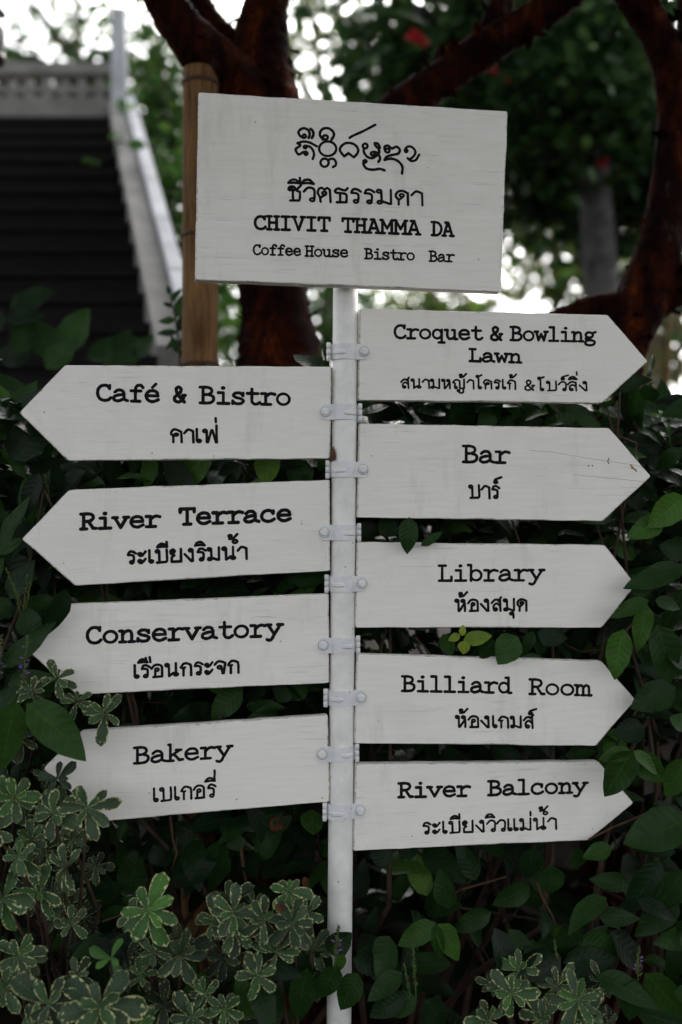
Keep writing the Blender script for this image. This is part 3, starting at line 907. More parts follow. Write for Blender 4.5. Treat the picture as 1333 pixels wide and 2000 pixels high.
top_root, frT = sign("name_board", "large white rectangular board with black shop name on post top", [(388,180),(992,217),(979,576),(381,552)], R(7.0), None, 1,
     [[("ชีวิตธรรมดา", 561, 394, 828, 404, 33, 2.5, TH)],
      [("CHIVIT", 496, 450, 647, 454, 31, 2.7), ("THAMMA", 667, 455, 824, 461, 31, 2.7), ("DA", 841, 462, 889, 464, 31, 2.7)],
      [("Coffee", 494, 499, 589, 501, 23, 1.95), ("House", 595, 502, 681, 504, 23, 1.95), ("Bistro", 711, 507, 811, 510, 23, 1.95), ("Bar", 837, 512, 889, 513, 23, 1.95)]],
     thick=.024, y0=-.036, cat="sign board")
logo = Ink()
LOGO = [e_(190,148,15,15), s_((180,164),(148,142),(136,110),(160,82),(195,76),(228,95),(240,130),(230,165)), s_((248,80),(270,104),(274,135),(260,165)),
 s_((125,214),(180,199),(240,208),(305,242)), s_((127,214),(152,234),(112,266),(112,286),(138,318),(180,297),(206,293)), e_(205,309,14,13),
 e_(197,249,12,12), s_((206,238),(242,247),(270,280),(280,320),(268,360)),
 s_((362,180),(336,140),(342,100),(375,76),(420,78),(455,105),(465,140),(442,182)), e_(385,160,22,20), e_(407,265,80,68), e_(378,395,38,38),
 s_((410,378),(432,360),(465,363),(484,395),(478,422),(455,435)),
 s_((560,335),(525,290),(525,255),(560,220),(605,211),(655,225),(688,265),(685,305),(650,345)), l_((560,335),(600,307)), l_((600,307),(650,345)),
 s_((610,165),(635,148),(740,100),(850,42)),
 e_(755,240,22,22), s_((742,256),(745,300),(775,340),(820,352),(865,325),(886,285)), e_(825,312,18,15), s_((825,295),(860,300),(885,330),(893,360),(878,388)),
 s_((892,256),(876,222),(846,212),(850,235),(880,268),(887,300)), e_(756,382,12,12), s_((740,378),(742,415),(772,450),(830,460),(890,452),(935,466)),
 e_(962,282,20,18), s_((942,288),(935,250),(965,236),(1005,262),(1045,246),(1077,275),(1062,310),(1010,322),(955,340),(936,370)),
 s_((936,368),(1000,358),(1060,380),(1100,430),(1098,495)), e_(1136,284,12,12), s_((1125,272),(1150,246),(1190,250),(1222,290),(1208,332),(1172,360),(1150,354)),
 s_((1150,354),(1182,378),(1225,370),(1257,322))]
for p, wf in stroke_paths(LOGO):
    q = np.array([frT.loc(555 + a / 4.76, 235 + b / 4.76) for a, b in p])
    logo.ribbon(q, .0026)
logo.build("lettering", top_root)
# neck bracket of the top board
nb = MB()
nb.box((0, .024 + .003, P(0, 480, 0).z - frT.o.z), (.05, .006, .12))
nb.build("bracket", CLAMP, top_root, False, False)

# weathering on the Bar board: two hairline cracks and bare wood nicks
def crack_on(root, fr, pts, hw, mat, name):
    k = Ink()
    for p in pts:
        q = smooth_pts(p, 6)
        q = q + rng.normal(0, .35, q.shape)
        k.ribbon(np.array([fr.loc(a, b) for a, b in q]), hw, .0001)
    return k.build(name, root, mat)


crack_on(bar_root, FRB, [((1035,880),(1085,884),(1150,895),(1205,903),(1254,911)), ((1120,927),(1190,934),(1235,938),(1262,941))], .00032, CRACK, "paint_crack")
crack_on(bar_root, FRB, [((1232,908),(1237,914),(1243,920)), ((1234,914),(1242,917))], .0016, BAREWOOD, "bare_patch")
for q_ in [((1187,900),(1189,905)), ((1188,896),(1190,898)), ((1157,909),(1158,910)), ((1149,909),(1150,910))]:
    crack_on(bar_root, FRB, [q_], .0011, RUST, "rust_speck")

# little brown cocoon wedged beside the post
ck = MB()
pc = P(651, 886, -.006)
ck.lathe([(.0004, .014), (.0022, .010), (.0045, .002), (.0056, -.006), (.0048, -.011), (.0015, -.0135)], pc, 14)
o = ck.build("cocoon", BROWN)
tag(o, "small brown teardrop cocoon stuck between white post and café board", "cocoon")


# ------------------------------------------------------------------ leaves
def template(nu, nv, shape):
    us = np.linspace(0, 1, nu) ** (0.9 if shape == 'ovate' else 1.0)
    vs = np.linspace(-1, 1, nv)
    if shape == 'ovate': w = us ** .62 * (1 - us) ** .95
    elif shape == 'obovate': w = (us + .02) ** 1.05 * np.clip(1 - us, 0, 1) ** .42
    else: w = us ** .5 * (1 - us) ** .5
    w = w / w.max()
    U, V = np.meshgrid(us, vs, indexing='ij')
    Wd = np.repeat(w[:, None], nv, 1)
    f = [(i * nv + k, i * nv + k + 1, (i + 1) * nv + k + 1, (i + 1) * nv + k) for i in range(nu - 1) for k in range(nv - 1)]
    return U.ravel(), V.ravel(), Wd.ravel(), np.array(f)


T_OV = template(10, 5, 'ovate')
T_OB = template(9, 5, 'obovate')
T_FAR = template(4, 3, 'x')
T_MINI = template(3, 2, 'x')


class Leaves:
    def __init__(self, tpl):
        self.tpl = tpl
        self.rows = []

    def add(self, p, t, n, L, W, droop=.15, fold=.15, tint=.4, var=1.0, wave=.03):
        self.rows.append((*p, *t, *n, L, W, droop, fold, tint, var, wave))

    def build(self, name, mat, parent):
        U, V, Wd, F_ = self.tpl
        A = np.array(self.rows, float)
        m, k = len(A), len(U)
        p, t, n = A[:, 0:3], A[:, 3:6], A[:, 6:9]
        t = t / np.linalg.norm(t, axis=1, keepdims=True)
        n = n - t * (n * t).sum(1, keepdims=True)
        n = n / np.maximum(np.linalg.norm(n, axis=1, keepdims=True), 1e-6)
        s = np.cross(n, t)
        L, W, dr, fo, ti, va, wv = (A[:, i][:, None] for i in range(9, 16))
        ph = rng.random((m, 1)) * 6.28
        lx = L * U[None] * (1 - .25 * dr * U[None])
        sy = W / 2 * Wd[None] * V[None] * (1 + (.03 if self.tpl is T_OV else 0) * np.sin(U[None] * 23 + ph))
        nz = fo * W / 2 * Wd[None] * (V[None] ** 2) - dr * L * U[None] ** 2 + wv * L * np.sin(U[None] * 9 + ph) * np.abs(V[None]) * Wd[None]
        sway = .10 * L * np.sin(ph) * U[None] ** 2
        X = p[:, None, :] + t[:, None, :] * lx[..., None] + s[:, None, :] * (sy + sway)[..., None] + n[:, None, :] * nz[..., None]
        verts = X.reshape(-1, 3)
        if parent is not None: verts = verts - np.array(parent.location)
        faces = (F_[None] + (np.arange(m) * k)[:, None, None]).reshape(-1, 4)
        me = bpy.data.meshes.new(name)
        nf = len(faces)
        me.vertices.add(len(verts)); me.loops.add(nf * 4); me.polygons.add(nf)
        me.vertices.foreach_set('co', verts.astype(np.float32).ravel())
        me.loops.foreach_set('vertex_index', faces.astype(np.int32).ravel())
        me.polygons.foreach_set('loop_start', np.arange(0, nf * 4, 4, dtype=np.int32))
        me.polygons.foreach_set('loop_total', np.full(nf, 4, dtype=np.int32))
        me.polygons.foreach_set('use_smooth', np.ones(nf, dtype=bool))
        u1 = me.uv_layers.new(name='leaf')
        u2 = me.uv_layers.new(name='tint')
        fl = faces.ravel()
        uv = np.stack([np.tile(U, m)[fl], (np.tile(V, m)[fl] + 1) / 2], 1)
        tv = np.stack([np.repeat(ti[:, 0], k)[fl], np.repeat(va[:, 0], k)[fl]], 1)
        u1.data.foreach_set('uv', uv.astype(np.float32).ravel())
        u2.data.foreach_set('uv', tv.astype(np.float32).ravel())
        me.update(calc_edges=True)
        me.materials.append(mat)
        o = bpy.data.objects.new(name, me)
        COL.objects.link(o)
        if parent is not None: o.parent = parent
        return o


def rvec():
    return Vector(rng.standard_normal(3)).normalized()


def hero(ls, b, t, y, w, tint=.5, yt=None, nrm=None, droop=.12, fold=.18):
    """one leaf seen clearly in the photo: base and tip pixels, depth, width in px"""
    pb, pt = P(b[0], b[1], y), P(t[0], t[1], y if yt is None else yt)
    n = Vector((rng.normal(0, .25), -1, .35 + rng.normal(0, .2))) if nrm is None else Vector(nrm)
    ls.add(pb, pt - pb, n, (pt - pb).length * 1.02, S(w, y), droop, fold, tint)


# ------------------------------------------------------------------ broadleaf hedge shrubs
def plane_y(x): return x * math.tan(YAW)


def top_z(x):
    """height of the planting along the bed"""
    px = [-1.6, -1.0, -.75, -.45, -.25, 0, .25, .6, 1.0, 1.6]
    z = [1.62, 1.62, 1.60, 1.58, 1.55, 1.64, 1.70, 1.64, 1.58, 1.5]
    return float(np.interp(x, px, z))


SHRUBS = [(-1.25, .5), (-.86, .35), (-.52, .55), (-.18, .32), (.16, .5), (.48, .33), (.80, .5), (1.15, .4)]
SLABEL = ["dark green broadleaf shrub at far left edge with greenish flower spikes",
          "dark broadleaf shrub behind the left arrow boards' tips",
          "dark broadleaf shrub behind the Café & Bistro board near bamboo pole",
          "dark broadleaf shrub behind the boards just left of white post",
          "dark broadleaf shrub just right of the white post, leaf over Library board",
          "broadleaf shrub with yellow-green young leaves between Library and Billiard boards",
          "broadleaf shrub whose leaves overlap the tips of right-hand boards",
          "dark broadleaf shrub at far right edge with large veined leaves"]
HERO = {i: [] for i in range(8)}
H = lambda i, *a, **k: HERO[i].append((a, k))
# left edge
H(0, (130,1150), (96,1251), -.11, 42, .36, nrm=(.5,-1,.1)); H(0, (2,1305), (112,1214), -.12, 40, .48); H(0, (62,1243), (48,1185), -.10, 50, .34)
H(0, (52,1374), (180,1474), -.16, 76, .56, nrm=(.1,-1,.5), droop=.1); H(0, (32,1366), (-2,1512), -.16, 62, .50); H(0, (15,1338), (106,1312), -.13, 42, .45)
H(0, (4,1072), (44,962), -.05, 36, .42); H(0, (-5,1080), (48,1054), -.06, 26, .48); H(0, (20,1170), (62,1090), -.03, 48, .30); H(0, (0,1165), (18,1210), -.11, 34, .32)
H(0, (-20,1400), (40,1340), -.12, 44, .4); H(0, (10,1130), (60,1010), .02, 60, .26)
H(1, (60,980), (150,900), .05, 60, .30); H(1, (20,900), (100,800), .06, 70, .3); H(1, (100,960), (115,905), .04, 36, .4); H(1, (0,860), (70,740), .12, 66, .38)
for b, t, w, ti in [((120,690),(175,600),70,.62), ((170,700),(280,660),60,.66), ((110,700),(60,620),62,.5), ((60,700),(-10,690),60,.45), ((200,720),(270,690),50,.5),
                    ((30,690),(70,610),50,.45), ((230,700),(255,640),44,.5), ((90,720),(150,660),50,.7), ((0,650),(-40,600),60,.4), ((270,700),(300,650),40,.5), ((20,600),(110,570),50,.4), ((10,625),(90,612),36,.42)]:
    H(1 if b[0] < 150 else 2, b, t, .95 + .35 * random.random(), w, ti - .12, nrm=(rng.normal(0,.3),-1,.45))
H(2, (300,890), (280,955), .06, 34, .58); H(2, (410,880), (335,968), .05, 64, .60); H(2, (470,905), (420,960), .08, 50, .4); H(3, (528,880), (520,950), .05, 56, .90)
H(3, (600,900), (570,950), .07, 60, .45); H(3, (645,1123), (560,1140), .05, 36, .5); H(3, (620,1110), (520,1160), .08, 40, .4)
H(2, (475,1345), (405,1402), .05, 52, .5); H(2, (560,1340), (540,1370), .06, 44, .46); H(3, (600,1335), (560,1368), .07, 40, .5)
H(2, (380,1610), (270,1690), .1, 60, .34); H(3, (610,1580), (608,1634), .06, 46, .52); H(3, (555,1585), (455,1612), .08, 48, .45); H(2, (345,1635), (395,1690), .1, 58, .4)
H(2, (300,1650), (335,1690), .09, 50, .35); H(3, (430,1640), (410,1720), .1, 50, .36); H(2, (250,1745), (275,1660), .12, 60, .34); H(3, (480,1640), (440,1655), .08, 30, .45)
H(3, (560,1620), (540,1600), .1, 50, .5)
# right of the post
H(4, (800,1010), (793,1083), -.012, 40, .58, yt=-.018); H(4, (822,1066), (868,1040), .0, 18, .5); H(4, (740,1018), (780,1040), .06, 50, .4)
H(5, (905,1250), (964,1243), .02, 30, .97); H(5, (899,1240), (876,1252), .02, 18, .92); H(5, (908,1251), (906,1279), .015, 25, .99); H(5, (903,1242), (904,1220), .015, 14, .95); H(5, (912,1242), (922,1262), .02, 18, .9)
H(5, (1012,1243), (966,1293), .005, 56, .55, yt=-.0); H(5, (1040,1232), (1022,1289), .01, 26, .52); H(5, (866,1238), (882,1282), .03, 30, .5); H(5, (1050,1236), (1110,1252), .05, 44, .36); H(5, (965,1250), (940,1290), .03, 34, .5)
H(6, (1338,1106), (1220,1151), -.0, 50, .54, nrm=(-.2,-1,.6)); H(6, (1268,1172), (1190,1200), -.01, 32, .56); H(6, (1280,1172), (1333,1187), .0, 30, .5); H(6, (1264,1180), (1242,1274), -.01, 40, .62); H(6, (1262,1165), (1240,1120), .03, 40, .4)
H(6, (1219,1228), (1191,1328), .0, 50, .66, nrm=(-.3,-1,.1)); H(6, (1282,1220), (1325,1337), .02, 66, .60); H(6, (1320,1342), (1230,1380), .02, 60, .34); H(6, (1260,1420), (1200,1440), .05, 50, .3)
H(6, (1238,1466), (1176,1556), -.015, 62, .58); H(6, (1236,1468), (1169,1481), -.01, 34, .58); H(6, (1238,1466), (1291,1511), -.015, 30, .74); H(6, (1238,1468), (1300,1535), .01, 52, .5)
H(7, (1345,1596), (1222,1657), .0, 84, .56, nrm=(0,-1,.7)); H(6, (1196,1657), (1136,1667), .02, 36, .66, nrm=(0,-1,.8)); H(7, (1340,970), (1264,1028), .03, 58, .80); H(7, (1298,1018), (1222,1042), .05, 46, .64)
H(7, (1345,1300), (1290,1240), .04, 70, .33); H(7, (1340,1480), (1300,1560), .03, 60, .5); H(7, (1335,1700), (1285,1790), .02, 66, .42); H(6, (1290,1680), (1230,1800), .03, 56, .40); H(7, (1340,1420), (1310,1400), .03, 40, .5)
H(7, (1345,1080), (1290,1060), .06, 50, .3); H(7, (1333,1150), (1300,1240), .06, 50, .3)
# low front growth, below the boards
H(5, (852,1802), (776,1852), -.05, 44, .60); H(5, (853,1804), (862,1880), -.06, 28, .66); H(5, (856,1804), (905,1876), -.05, 46, .58); H(5, (1080,1690), (1070,1750), .0, 56, .5); H(5, (1040,1655), (1035,1720), .03, 50, .42)
H(5, (1035,1730), (965,1775), .02, 44, .48); H(4, (880,1775), (850,1700), .04, 44, .38); H(4, (960,1780), (880,1820), .02, 40, .36); H(4, (740,1870), (690,1880), -.06, 50, .42); H(4, (690,1872), (770,1890), -.07, 50, .42); H(4, (700,1900), (665,1980), -.09, 52, .45)
H(4, (660,1885), (620,1955), -.1, 46, .48); H(4, (640,1860), (685,1820), -.07, 50, .4); H(4, (672,1862), (655,1900), -.09, 22, .66); H(3, (600,1890), (575,2000), -.1, 56, .46); H(3, (650,1890), (600,1860), -.06, 40, .42)
H(5, (1100,1880), (1210,1870), -.02, 54, .38, nrm=(0,-1,.4)); H(5, (1080,1880), (1045,1990), -.08, 58, .36); H(5, (1090,1875), (1010,1870), -.04, 42, .4); H(6, (1125,1800), (1095,1880), .0, 50, .42); H(6, (1240,1910), (1225,2000), -.08, 56, .5)
H(7, (1260,1900), (1345,1990), -.06, 60, .52); H(6, (1130,1835), (1210,1868), .0, 60, .46, nrm=(0,-1,.3)); H(4, (810,1960), (790,1850), -.05, 40, .4); H(4, (815,1950), (740,1975), -.08, 48, .42); H(4, (830,1950), (870,2010), -.08, 50, .4); H(4, (790,1940), (720,1990), -.09, 46, .44)
H(3, (500,1990), (470,1905), -.12, 52, .5); H(3, (520,2010), (545,1920), -.12, 52, .46); H(2, (330,1960), (350,1890), -.1, 50, .34); H(3, (580,1960), (590,1850), -.08, 60, .46)
H(5, (930,1720), (900,1640), .05, 40, .34); H(4, (760,1690), (725,1640), .05, 44, .34); H(4, (800,1680), (790,1620), .05, 40, .3); H(5, (1000,1710), (1030,1600), .22, 60, .34)

roots = []
for i, (sx, sy) in enumerate(SHRUBS):
    roots.append(thing("broadleaf_shrub", (sx, sy, 0), SLABEL[i], "shrub", "broadleaf shrubs massed behind the signpost"))


def shrub_stems(root, sx, sy, z1, spread=.28, k=7):
    mb = MB()
    tips = []
    for j in range(k):
        a = rng.random() * 6.28
        p = Vector((sx + rng.normal(0, .04), sy + rng.normal(0, .04), -.02))
        pts = [p.copy()]
        d = Vector((math.cos(a) * .3, math.sin(a) * .3, 1))
        n = 7
        for q in range(n):
            d += rvec() * .28
            d.normalize()
            p = p + d * (z1 / n)
            p.x = sx + max(-spread, min(spread, p.x - sx))
            p.y = max(p.y, plane_y(p.x) + .07)
            pts.append(p.copy())
        mb.tube(pts, np.linspace(.0085, .0022, len(pts)), 6)
        tips += pts[2:]
        for _ in range(4):
            b = pts[rng.integers(2, len(pts))]
            e = b + Vector((rng.normal(0, .1), rng.normal(-.05, .08), rng.normal(.03, .06)))
            e.y = max(e.y, plane_y(e.x) + .06)
            mid = (b + e) / 2 + rvec() * .012
            mb.tube([b, mid, e], [.003, .0024, .0013], 5)
    mb.build("stem", DARKBARK, root)


for i, (sx, sy) in enumerate(SHRUBS):
    root = roots[i]
    ls = Leaves(T_OV)
    zt_ = top_z(sx)
    shrub_stems(root, sx, sy, zt_ * .95)
    cnt = 0
    want = 760 if i not in (0, 7) else 560
    while cnt < want:
        x = sx + rng.normal(0, .20)
        zt_ = top_z(x)
        z = zt_ * (1 - abs(rng.normal(0, .36))) + rng.normal(0, .02)
        if z < .18 or z > zt_ + .03: continue
        lo = plane_y(x) + .055
        if z < .66 and abs(x - post_x(z)) > .08: lo = -.10 - .22 * max(0, (.66 - z)) / .5
        back = cnt >= want * .72
        y = lo + (.35 + .6 * rng.random() if back else abs(rng.normal(0, .30)))
        if back and x < -.3: z += .12 * rng.random()
        if y > 1.0: continue
        # top rounds off towards the back and the front
        d = Vector((rng.normal(0, .8), rng.normal(-.35, .5), rng.normal(-.10, .5)))
        d.normalize()
        L = .066 + .070 * rng.random()
        tip = Vector((x, y, z)) + d * L
        if max(z, tip.z) > .60 and min(y, tip.y) < plane_y(tip.x) + .045: continue
        if z <= .66 and y < .12 and abs(tip.x - post_x(z)) < .035: continue
        n = Vector((rng.normal(0, .4), -.75 + rng.normal(0, .35), .75 + rng.normal(0, .3)))
        tint = float(np.clip(rng.normal(.36, .10), .05, .62))
        if rng.random() < .03: tint = .72
        ls.add((x, y, z), d, n, L, L * (.37 + .11 * rng.random()), .12 + .25 * rng.random(), .12 + .2 * rng.random(), tint)
        cnt += 1
    for a, k in HERO[i]: hero(ls, *a, **k)
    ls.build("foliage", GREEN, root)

# bare twigs seen between the leaves
TWIG = mat_simple("brown twig", (0.085, 0.045, 0.026), 0.8, 60.0, (0.04, 0.022, 0.014), 0.4)
for i, path, y, r in [(5, [(870,1752), (900,1738), (945,1725), (990,1712)], .09, 2.6), (5, [(1048,1722), (1060,1755), (1080,1790), (1092,1830)], .06, 2.4), (6, [(1180,1755), (1192,1790), (1208,1815), (1212,1860)], .05, 3.6),
                      (2, [(333,1595), (338,1640), (346,1665), (336,1700)], .08, 3.2), (2, [(200,1800), (235,1788), (262,1762)], -.05, 2.2), (3, [(470,1650), (478,1710), (492,1770)], .10, 4.0), (4, [(940,1660), (930,1700), (905,1745)], .12, 2.2),
                      (5, [(1000,1015), (1010,1045), (1016,1062)], .10, 1.8), (5, [(812,1245), (828,1262), (842,1278)], .06, 2.0), (2, [(505,1400), (525,1372), (552,1352)], .09, 1.8), (6, [(1150,1640), (1200,1615), (1260,1590)], .08, 2.4), (7, [(1215,1240), (1230,1225), (1262,1190)], .06, 3.0)]:
    mb = MB()
    k = len(path)
    mb.tube([P(a, b, y + .012 * (q % 2)) for q, (a, b) in enumerate(path)], [S(r, y) * (1 - .35 * q / k) for q in range(k)], 7)
    mb.build("twig", TWIG, roots[i])


# flower spikes of the shrubs: green bracts, some with violet florets
def spike(root, b, t, y, w, violet):
    pb, pt = P(b[0], b[1], y), P(t[0], t[1], y - .01)
    ax = pt - pb
    L = ax.length
    mb = MB()
    mb.tube([pb - ax * .3, pb, pt], [.0012, .0013, .0006], 5)
    so = mb.build("flower_spike", BRACT, root)
    ls = Leaves(T_MINI)
    lv = Leaves(T_MINI)
    for k in range(int(34 + L * 500)):
        t_ = rng.random()
        p = pb + ax * t_
        o = rvec(); o = (o - ax.normalized() * o.dot(ax.normalized())).normalized()
        r = S(w, y) * .5 * (1 - .65 * t_)
        d = o * .8 + ax.normalized() * .9
        if violet and .1 < t_ < .8 and rng.random() < .30:
            lv.add(p + o * .002, o + ax.normalized() * .2 + rvec() * .3, rvec(), r * 1.5, .0032, 0, 0, .5)
        else:
            ls.add(p, d, rvec(), r * 1.25, .0036, 0, 0, .5)
    ls.build("bract", BRACT, root).parent = so
    if violet: lv.build("floret", PURPLE, root).parent = so
    # children keep the spike's own frame
    return so


for i, b, t, y, w, vi in [(0,(38,1170),(12,1110),-.09,14,0), (0,(38,1188),(27,1137),-.1,13,0), (0,(48,1178),(54,1122),-.1,12,0), (0,(52,1180),(62,1132),-.1,12,0), (0,(44,1345),(55,1240),-.15,22,1),
                          (0,(-2,1330),(3,1240),-.13,22,1), (3,(655,1872),(662,1808),-.12,22,1), (4,(812,1930),(806,1838),-.1,16,0), (4,(800,1935),(790,1882),-.1,13,0), (4,(1090,1888),(1083,1834),-.08,15,0),
                          (6,(1246,1915),(1248,1850),-.06,22,1), (2,(520,1985),(530,1935),-.14,18,0), (3,(935,2000),(940,1955),-.13,16,0), (1,(96,965),(88,925),.02,12,0), (1,(205,950),(197,912),.06,12,0), (2,(425,1995),(418,1968),-.14,14,0)]:
    spike(roots[i], b, t, y, w, vi)


# ------------------------------------------------------------------ variegated shrubs
def rosette(ls, mb_base, c, r, tint=.4, var=1.0, nl=9, face=None, y=-.1):
    p = P(c[0], c[1], y)
    ax = Vector((rng.normal(0, .30), -1, .45 + rng.normal(0, .25))).normalized() if face is None else Vector(face).normalized()
    a = ax.cross(Vector((0, 0, 1))).normalized()
    b = ax.cross(a)
    ph = rng.random() * 6.28
    L0 = S(r, y) * .95
    tint = tint + rng.normal(0, .09)
    var = var * (1.1 - .5 * rng.random() ** 3)
    slim = 1 + rng.normal(0, .10)
    for k in range(nl):
        q = ph + k * 2.39996 + rng.normal(0, .12)
        inner = k / nl
        el = .05 + .85 * inner * inner + rng.normal(0, .2)      # inner leaves stand up
        d = (a * math.cos(q) + b * math.sin(q)) * math.cos(el) + ax * math.sin(el)
        L = L0 * (1.14 - .58 * inner) * (1 + rng.normal(0, .13))
        n = ax * 1.0 - d * .3 + rvec() * .32
        ti = tint + .25 * inner * inner + rng.normal(0, .06)
        ls.add(p - ax * (.006 * (1 - inner)), d, n, L, L * slim * (.36 + .08 * rng.random()), .05 + .28 * rng.random(), .30, float(np.clip(ti, 0, 1)), var * (1.0 if rng.random() > .12 else 0.5), .02)
    return p


def vari_shrub(label, base, items, back):
    root = thing("variegated_shrub", base, label, "shrub", "cream-edged variegated shrubs at the foot of the sign")
    ls = Leaves(T_OB)
    mb = MB()
    for it in items:
        c, r, y = it[0], it[1], it[2]
        kw = it[3] if len(it) > 3 else {}
        p = rosette(ls, mb, c, r, y=y, **kw)
        if c[1] < 1560:          # reaches over a board: its twig comes from behind, through the gap
            yb_ = plane_y(p.x) + .10
            mb.tube([Vector((p.x - .10, yb_ + .05, p.z - .22)), Vector((p.x - .05, yb_, p.z - .03)), Vector((p.x - .02, yb_ - .08, p.z + .004)), p], [.0035, .003, .0026, .002], 6)
            continue
        q = Vector(base) + Vector((rng.normal(0, .05), rng.normal(0, .04), 0))
        q.z = max(.0, min(q.z, p.z - .2))
        m1 = q.lerp(p, .45) + Vector((rng.normal(0, .02), .07, -.03))
        m2 = q.lerp(p, .8) + Vector((rng.normal(0, .02), .06, -.02))
        mb.tube([q, m1, m2, p + Vector((0, .004, -.004))], [.006, .005, .0035, .0022], 6)
    for (x0, x1, y0, y1, n_, ya, yb) in back:
        for k in range(n_):
            c = (x0 + (x1 - x0) * rng.random(), y0 + (y1 - y0) * rng.random())
            p = rosette(ls, mb, c, 34 + 18 * rng.random(), y=ya + (yb - ya) * rng.random(), tint=.16, var=.65, nl=8)
    ls.build("foliage", VARI, root)
    mb.build("stem", DARKBARK, root)
    return root


vari_shrub("tall variegated shrub at lower left, leaves over Bakery board's tip", (-.56, .02, 0),
    [((28,1558), 58, -.17), ((104,1588), 62, -.16), ((170,1577), 66, -.17, dict(tint=.42)), ((36,1672), 52, -.17), ((6,1755), 66, -.19), ((76,1742), 58, -.17), ((126,1694), 56, -.17), ((139,1804), 46, -.15, dict(nl=7)),
     ((36,1868), 58, -.2), ((-10,1620), 50, -.15), ((62,1352), 44, -.15, dict(nl=8)), ((112,1325), 46, -.13, dict(nl=7)), ((205,1392), 50, -.13, dict(tint=.34)), ((150,1370), 40, -.10, dict(nl=7)), ((40,1440), 46, -.12, dict(tint=.2)), ((84,1400), 34, -.11, dict(tint=.2)),
     ((112,1520), 46, -.13, dict(tint=.0, var=.1, nl=6)), ((140,1640), 46, -.13), ((60,1640), 46, -.11), ((120,1745), 40, -.11)],
    [(0, 190, 1500, 1850, 16, -.06, .04)])
vari_shrub("low variegated shrub at bottom left corner", (-.50, -.16, 0),
    [((96,1962), 66, -.26, dict(tint=.35)), ((196,1966), 88, -.27, dict(nl=12)), ((60,2010), 60, -.25), ((150,1905), 44, -.22, dict(nl=7)), ((10,1930), 56, -.23), ((270,2010), 60, -.24), ((216,1872), 48, -.2, dict(tint=.8, var=0., nl=5))],
    [(0, 330, 1860, 2030, 9, -.16, -.06)])
vari_shrub("variegated shrub with one bright green rosette left of post foot", (-.33, -.02, 0),
    [((290,1779), 74, -.2, dict(tint=.78, var=1., nl=9, face=(.05,-1,.35))), ((262,1790), 46, -.17, dict(tint=.2, nl=7)), ((352,1866), 70, -.17, dict(tint=.2)), ((300,1860), 40, -.16, dict(nl=6)), ((376,1986), 52, -.2, dict(tint=.3)), ((275,1905), 36, -.18, dict(nl=6)), ((400,1940), 44, -.17)],
    [(240, 420, 1830, 2000, 8, -.10, 0)])
vari_shrub("dense cluster of cream-edged rosettes close left of post", (-.14, -.01, 0),
    [((456,1782), 66, -.18), ((457,1822), 60, -.17), ((516,1796), 58, -.19), ((572,1802), 64, -.19), ((566,1740), 44, -.17, dict(nl=8)), ((505,1905), 58, -.18, dict(tint=.5)), ((540,1860), 54, -.16), ((420,1800), 50, -.14), ((600,1780), 44, -.15, dict(nl=8)), ((440,1970), 44, -.18)],
    [(430, 620, 1740, 1920, 8, -.10, -.02)])
vari_shrub("low variegated shrub at bottom right of post", (.36, -.14, 0),
    [((1015,1895), 52, -.12), ((1000,1940), 54, -.14), ((1128,1952), 62, -.17), ((1060,1990), 50, -.16, dict(tint=.4)), ((955,1992), 46, -.15, dict(tint=.3)), ((1150,1990), 56, -.17), ((1090,1925), 44, -.13)],
    [(930, 1190, 1890, 2020, 7, -.10, 0)])

# leafy ground cover behind the shrubs
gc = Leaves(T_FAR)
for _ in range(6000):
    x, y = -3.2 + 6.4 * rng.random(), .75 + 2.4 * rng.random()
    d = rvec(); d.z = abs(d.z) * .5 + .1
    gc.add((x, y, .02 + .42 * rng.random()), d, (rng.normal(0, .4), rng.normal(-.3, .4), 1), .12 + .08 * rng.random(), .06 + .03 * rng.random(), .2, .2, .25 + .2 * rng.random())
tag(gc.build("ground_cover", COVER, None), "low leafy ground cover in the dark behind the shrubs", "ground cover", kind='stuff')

# a few dead leaves caught in the shrubs
DEAD = mat_simple("dry orange brown leaf", (0.085, 0.032, 0.012), 0.7, 60.0, (0.035, 0.015, 0.008))
for b, t, y, w, lab in [((528,1602),(556,1620),.08,28,"dry orange-brown leaf behind the shrubs below Bakery board"), ((594,1712),(601,1738),-.20,14,"small dry leaf at top of the rosettes beside post"),
                        ((540,1765),(556,1785),-.205,14,"small curled dry leaf amid the rosettes left of post")]:
    ls = Leaves(T_OV)
    root = None
    pb = P(b[0], b[1], y)
    hero(ls, b, t, y, w, .5, nrm=(.2, -1, .1), droop=.3, fold=.5)
    o = ls.build("dead_leaf", DEAD, None)
    tag(o, lab, "dead leaf", "dry leaves caught in the shrubs")

# ------------------------------------------------------------------ low wall behind the planting, right
wv, wf = [], []
wx0, wx1, wyy, wz = .5, 2.6, 1.02, 1.50
wl_ = MB()
nxw, nzw = 46, 30
for j in range(nzw + 1):
    for i in range(nxw + 1):
        x = wx0 + (wx1 - wx0) * i / nxw
        z = wz * j / nzw
        wv.append((x, wyy + rng.normal(0, .004), z))
wf = [(j * (nxw + 1) + i, j * (nxw + 1) + i + 1, (j + 1) * (nxw + 1) + i + 1, (j + 1) * (nxw + 1) + i) for j in range(nzw) for i in range(nxw)]
wl_.add(wv, wf)
wl_.box(((wx0 + wx1) / 2, wyy + .12, wz / 2), (wx1 - wx0 - .01, .21, wz - .004))
wl_.box(((wx0 + wx1) / 2, wyy + .11, wz + .021), (wx1 - wx0 + .06, .29, .04))
o = wl_.build("garden_wall", WALLM, None, False)
tag(o, "rough pinkish grey garden wall showing through leaves at right", "wall")


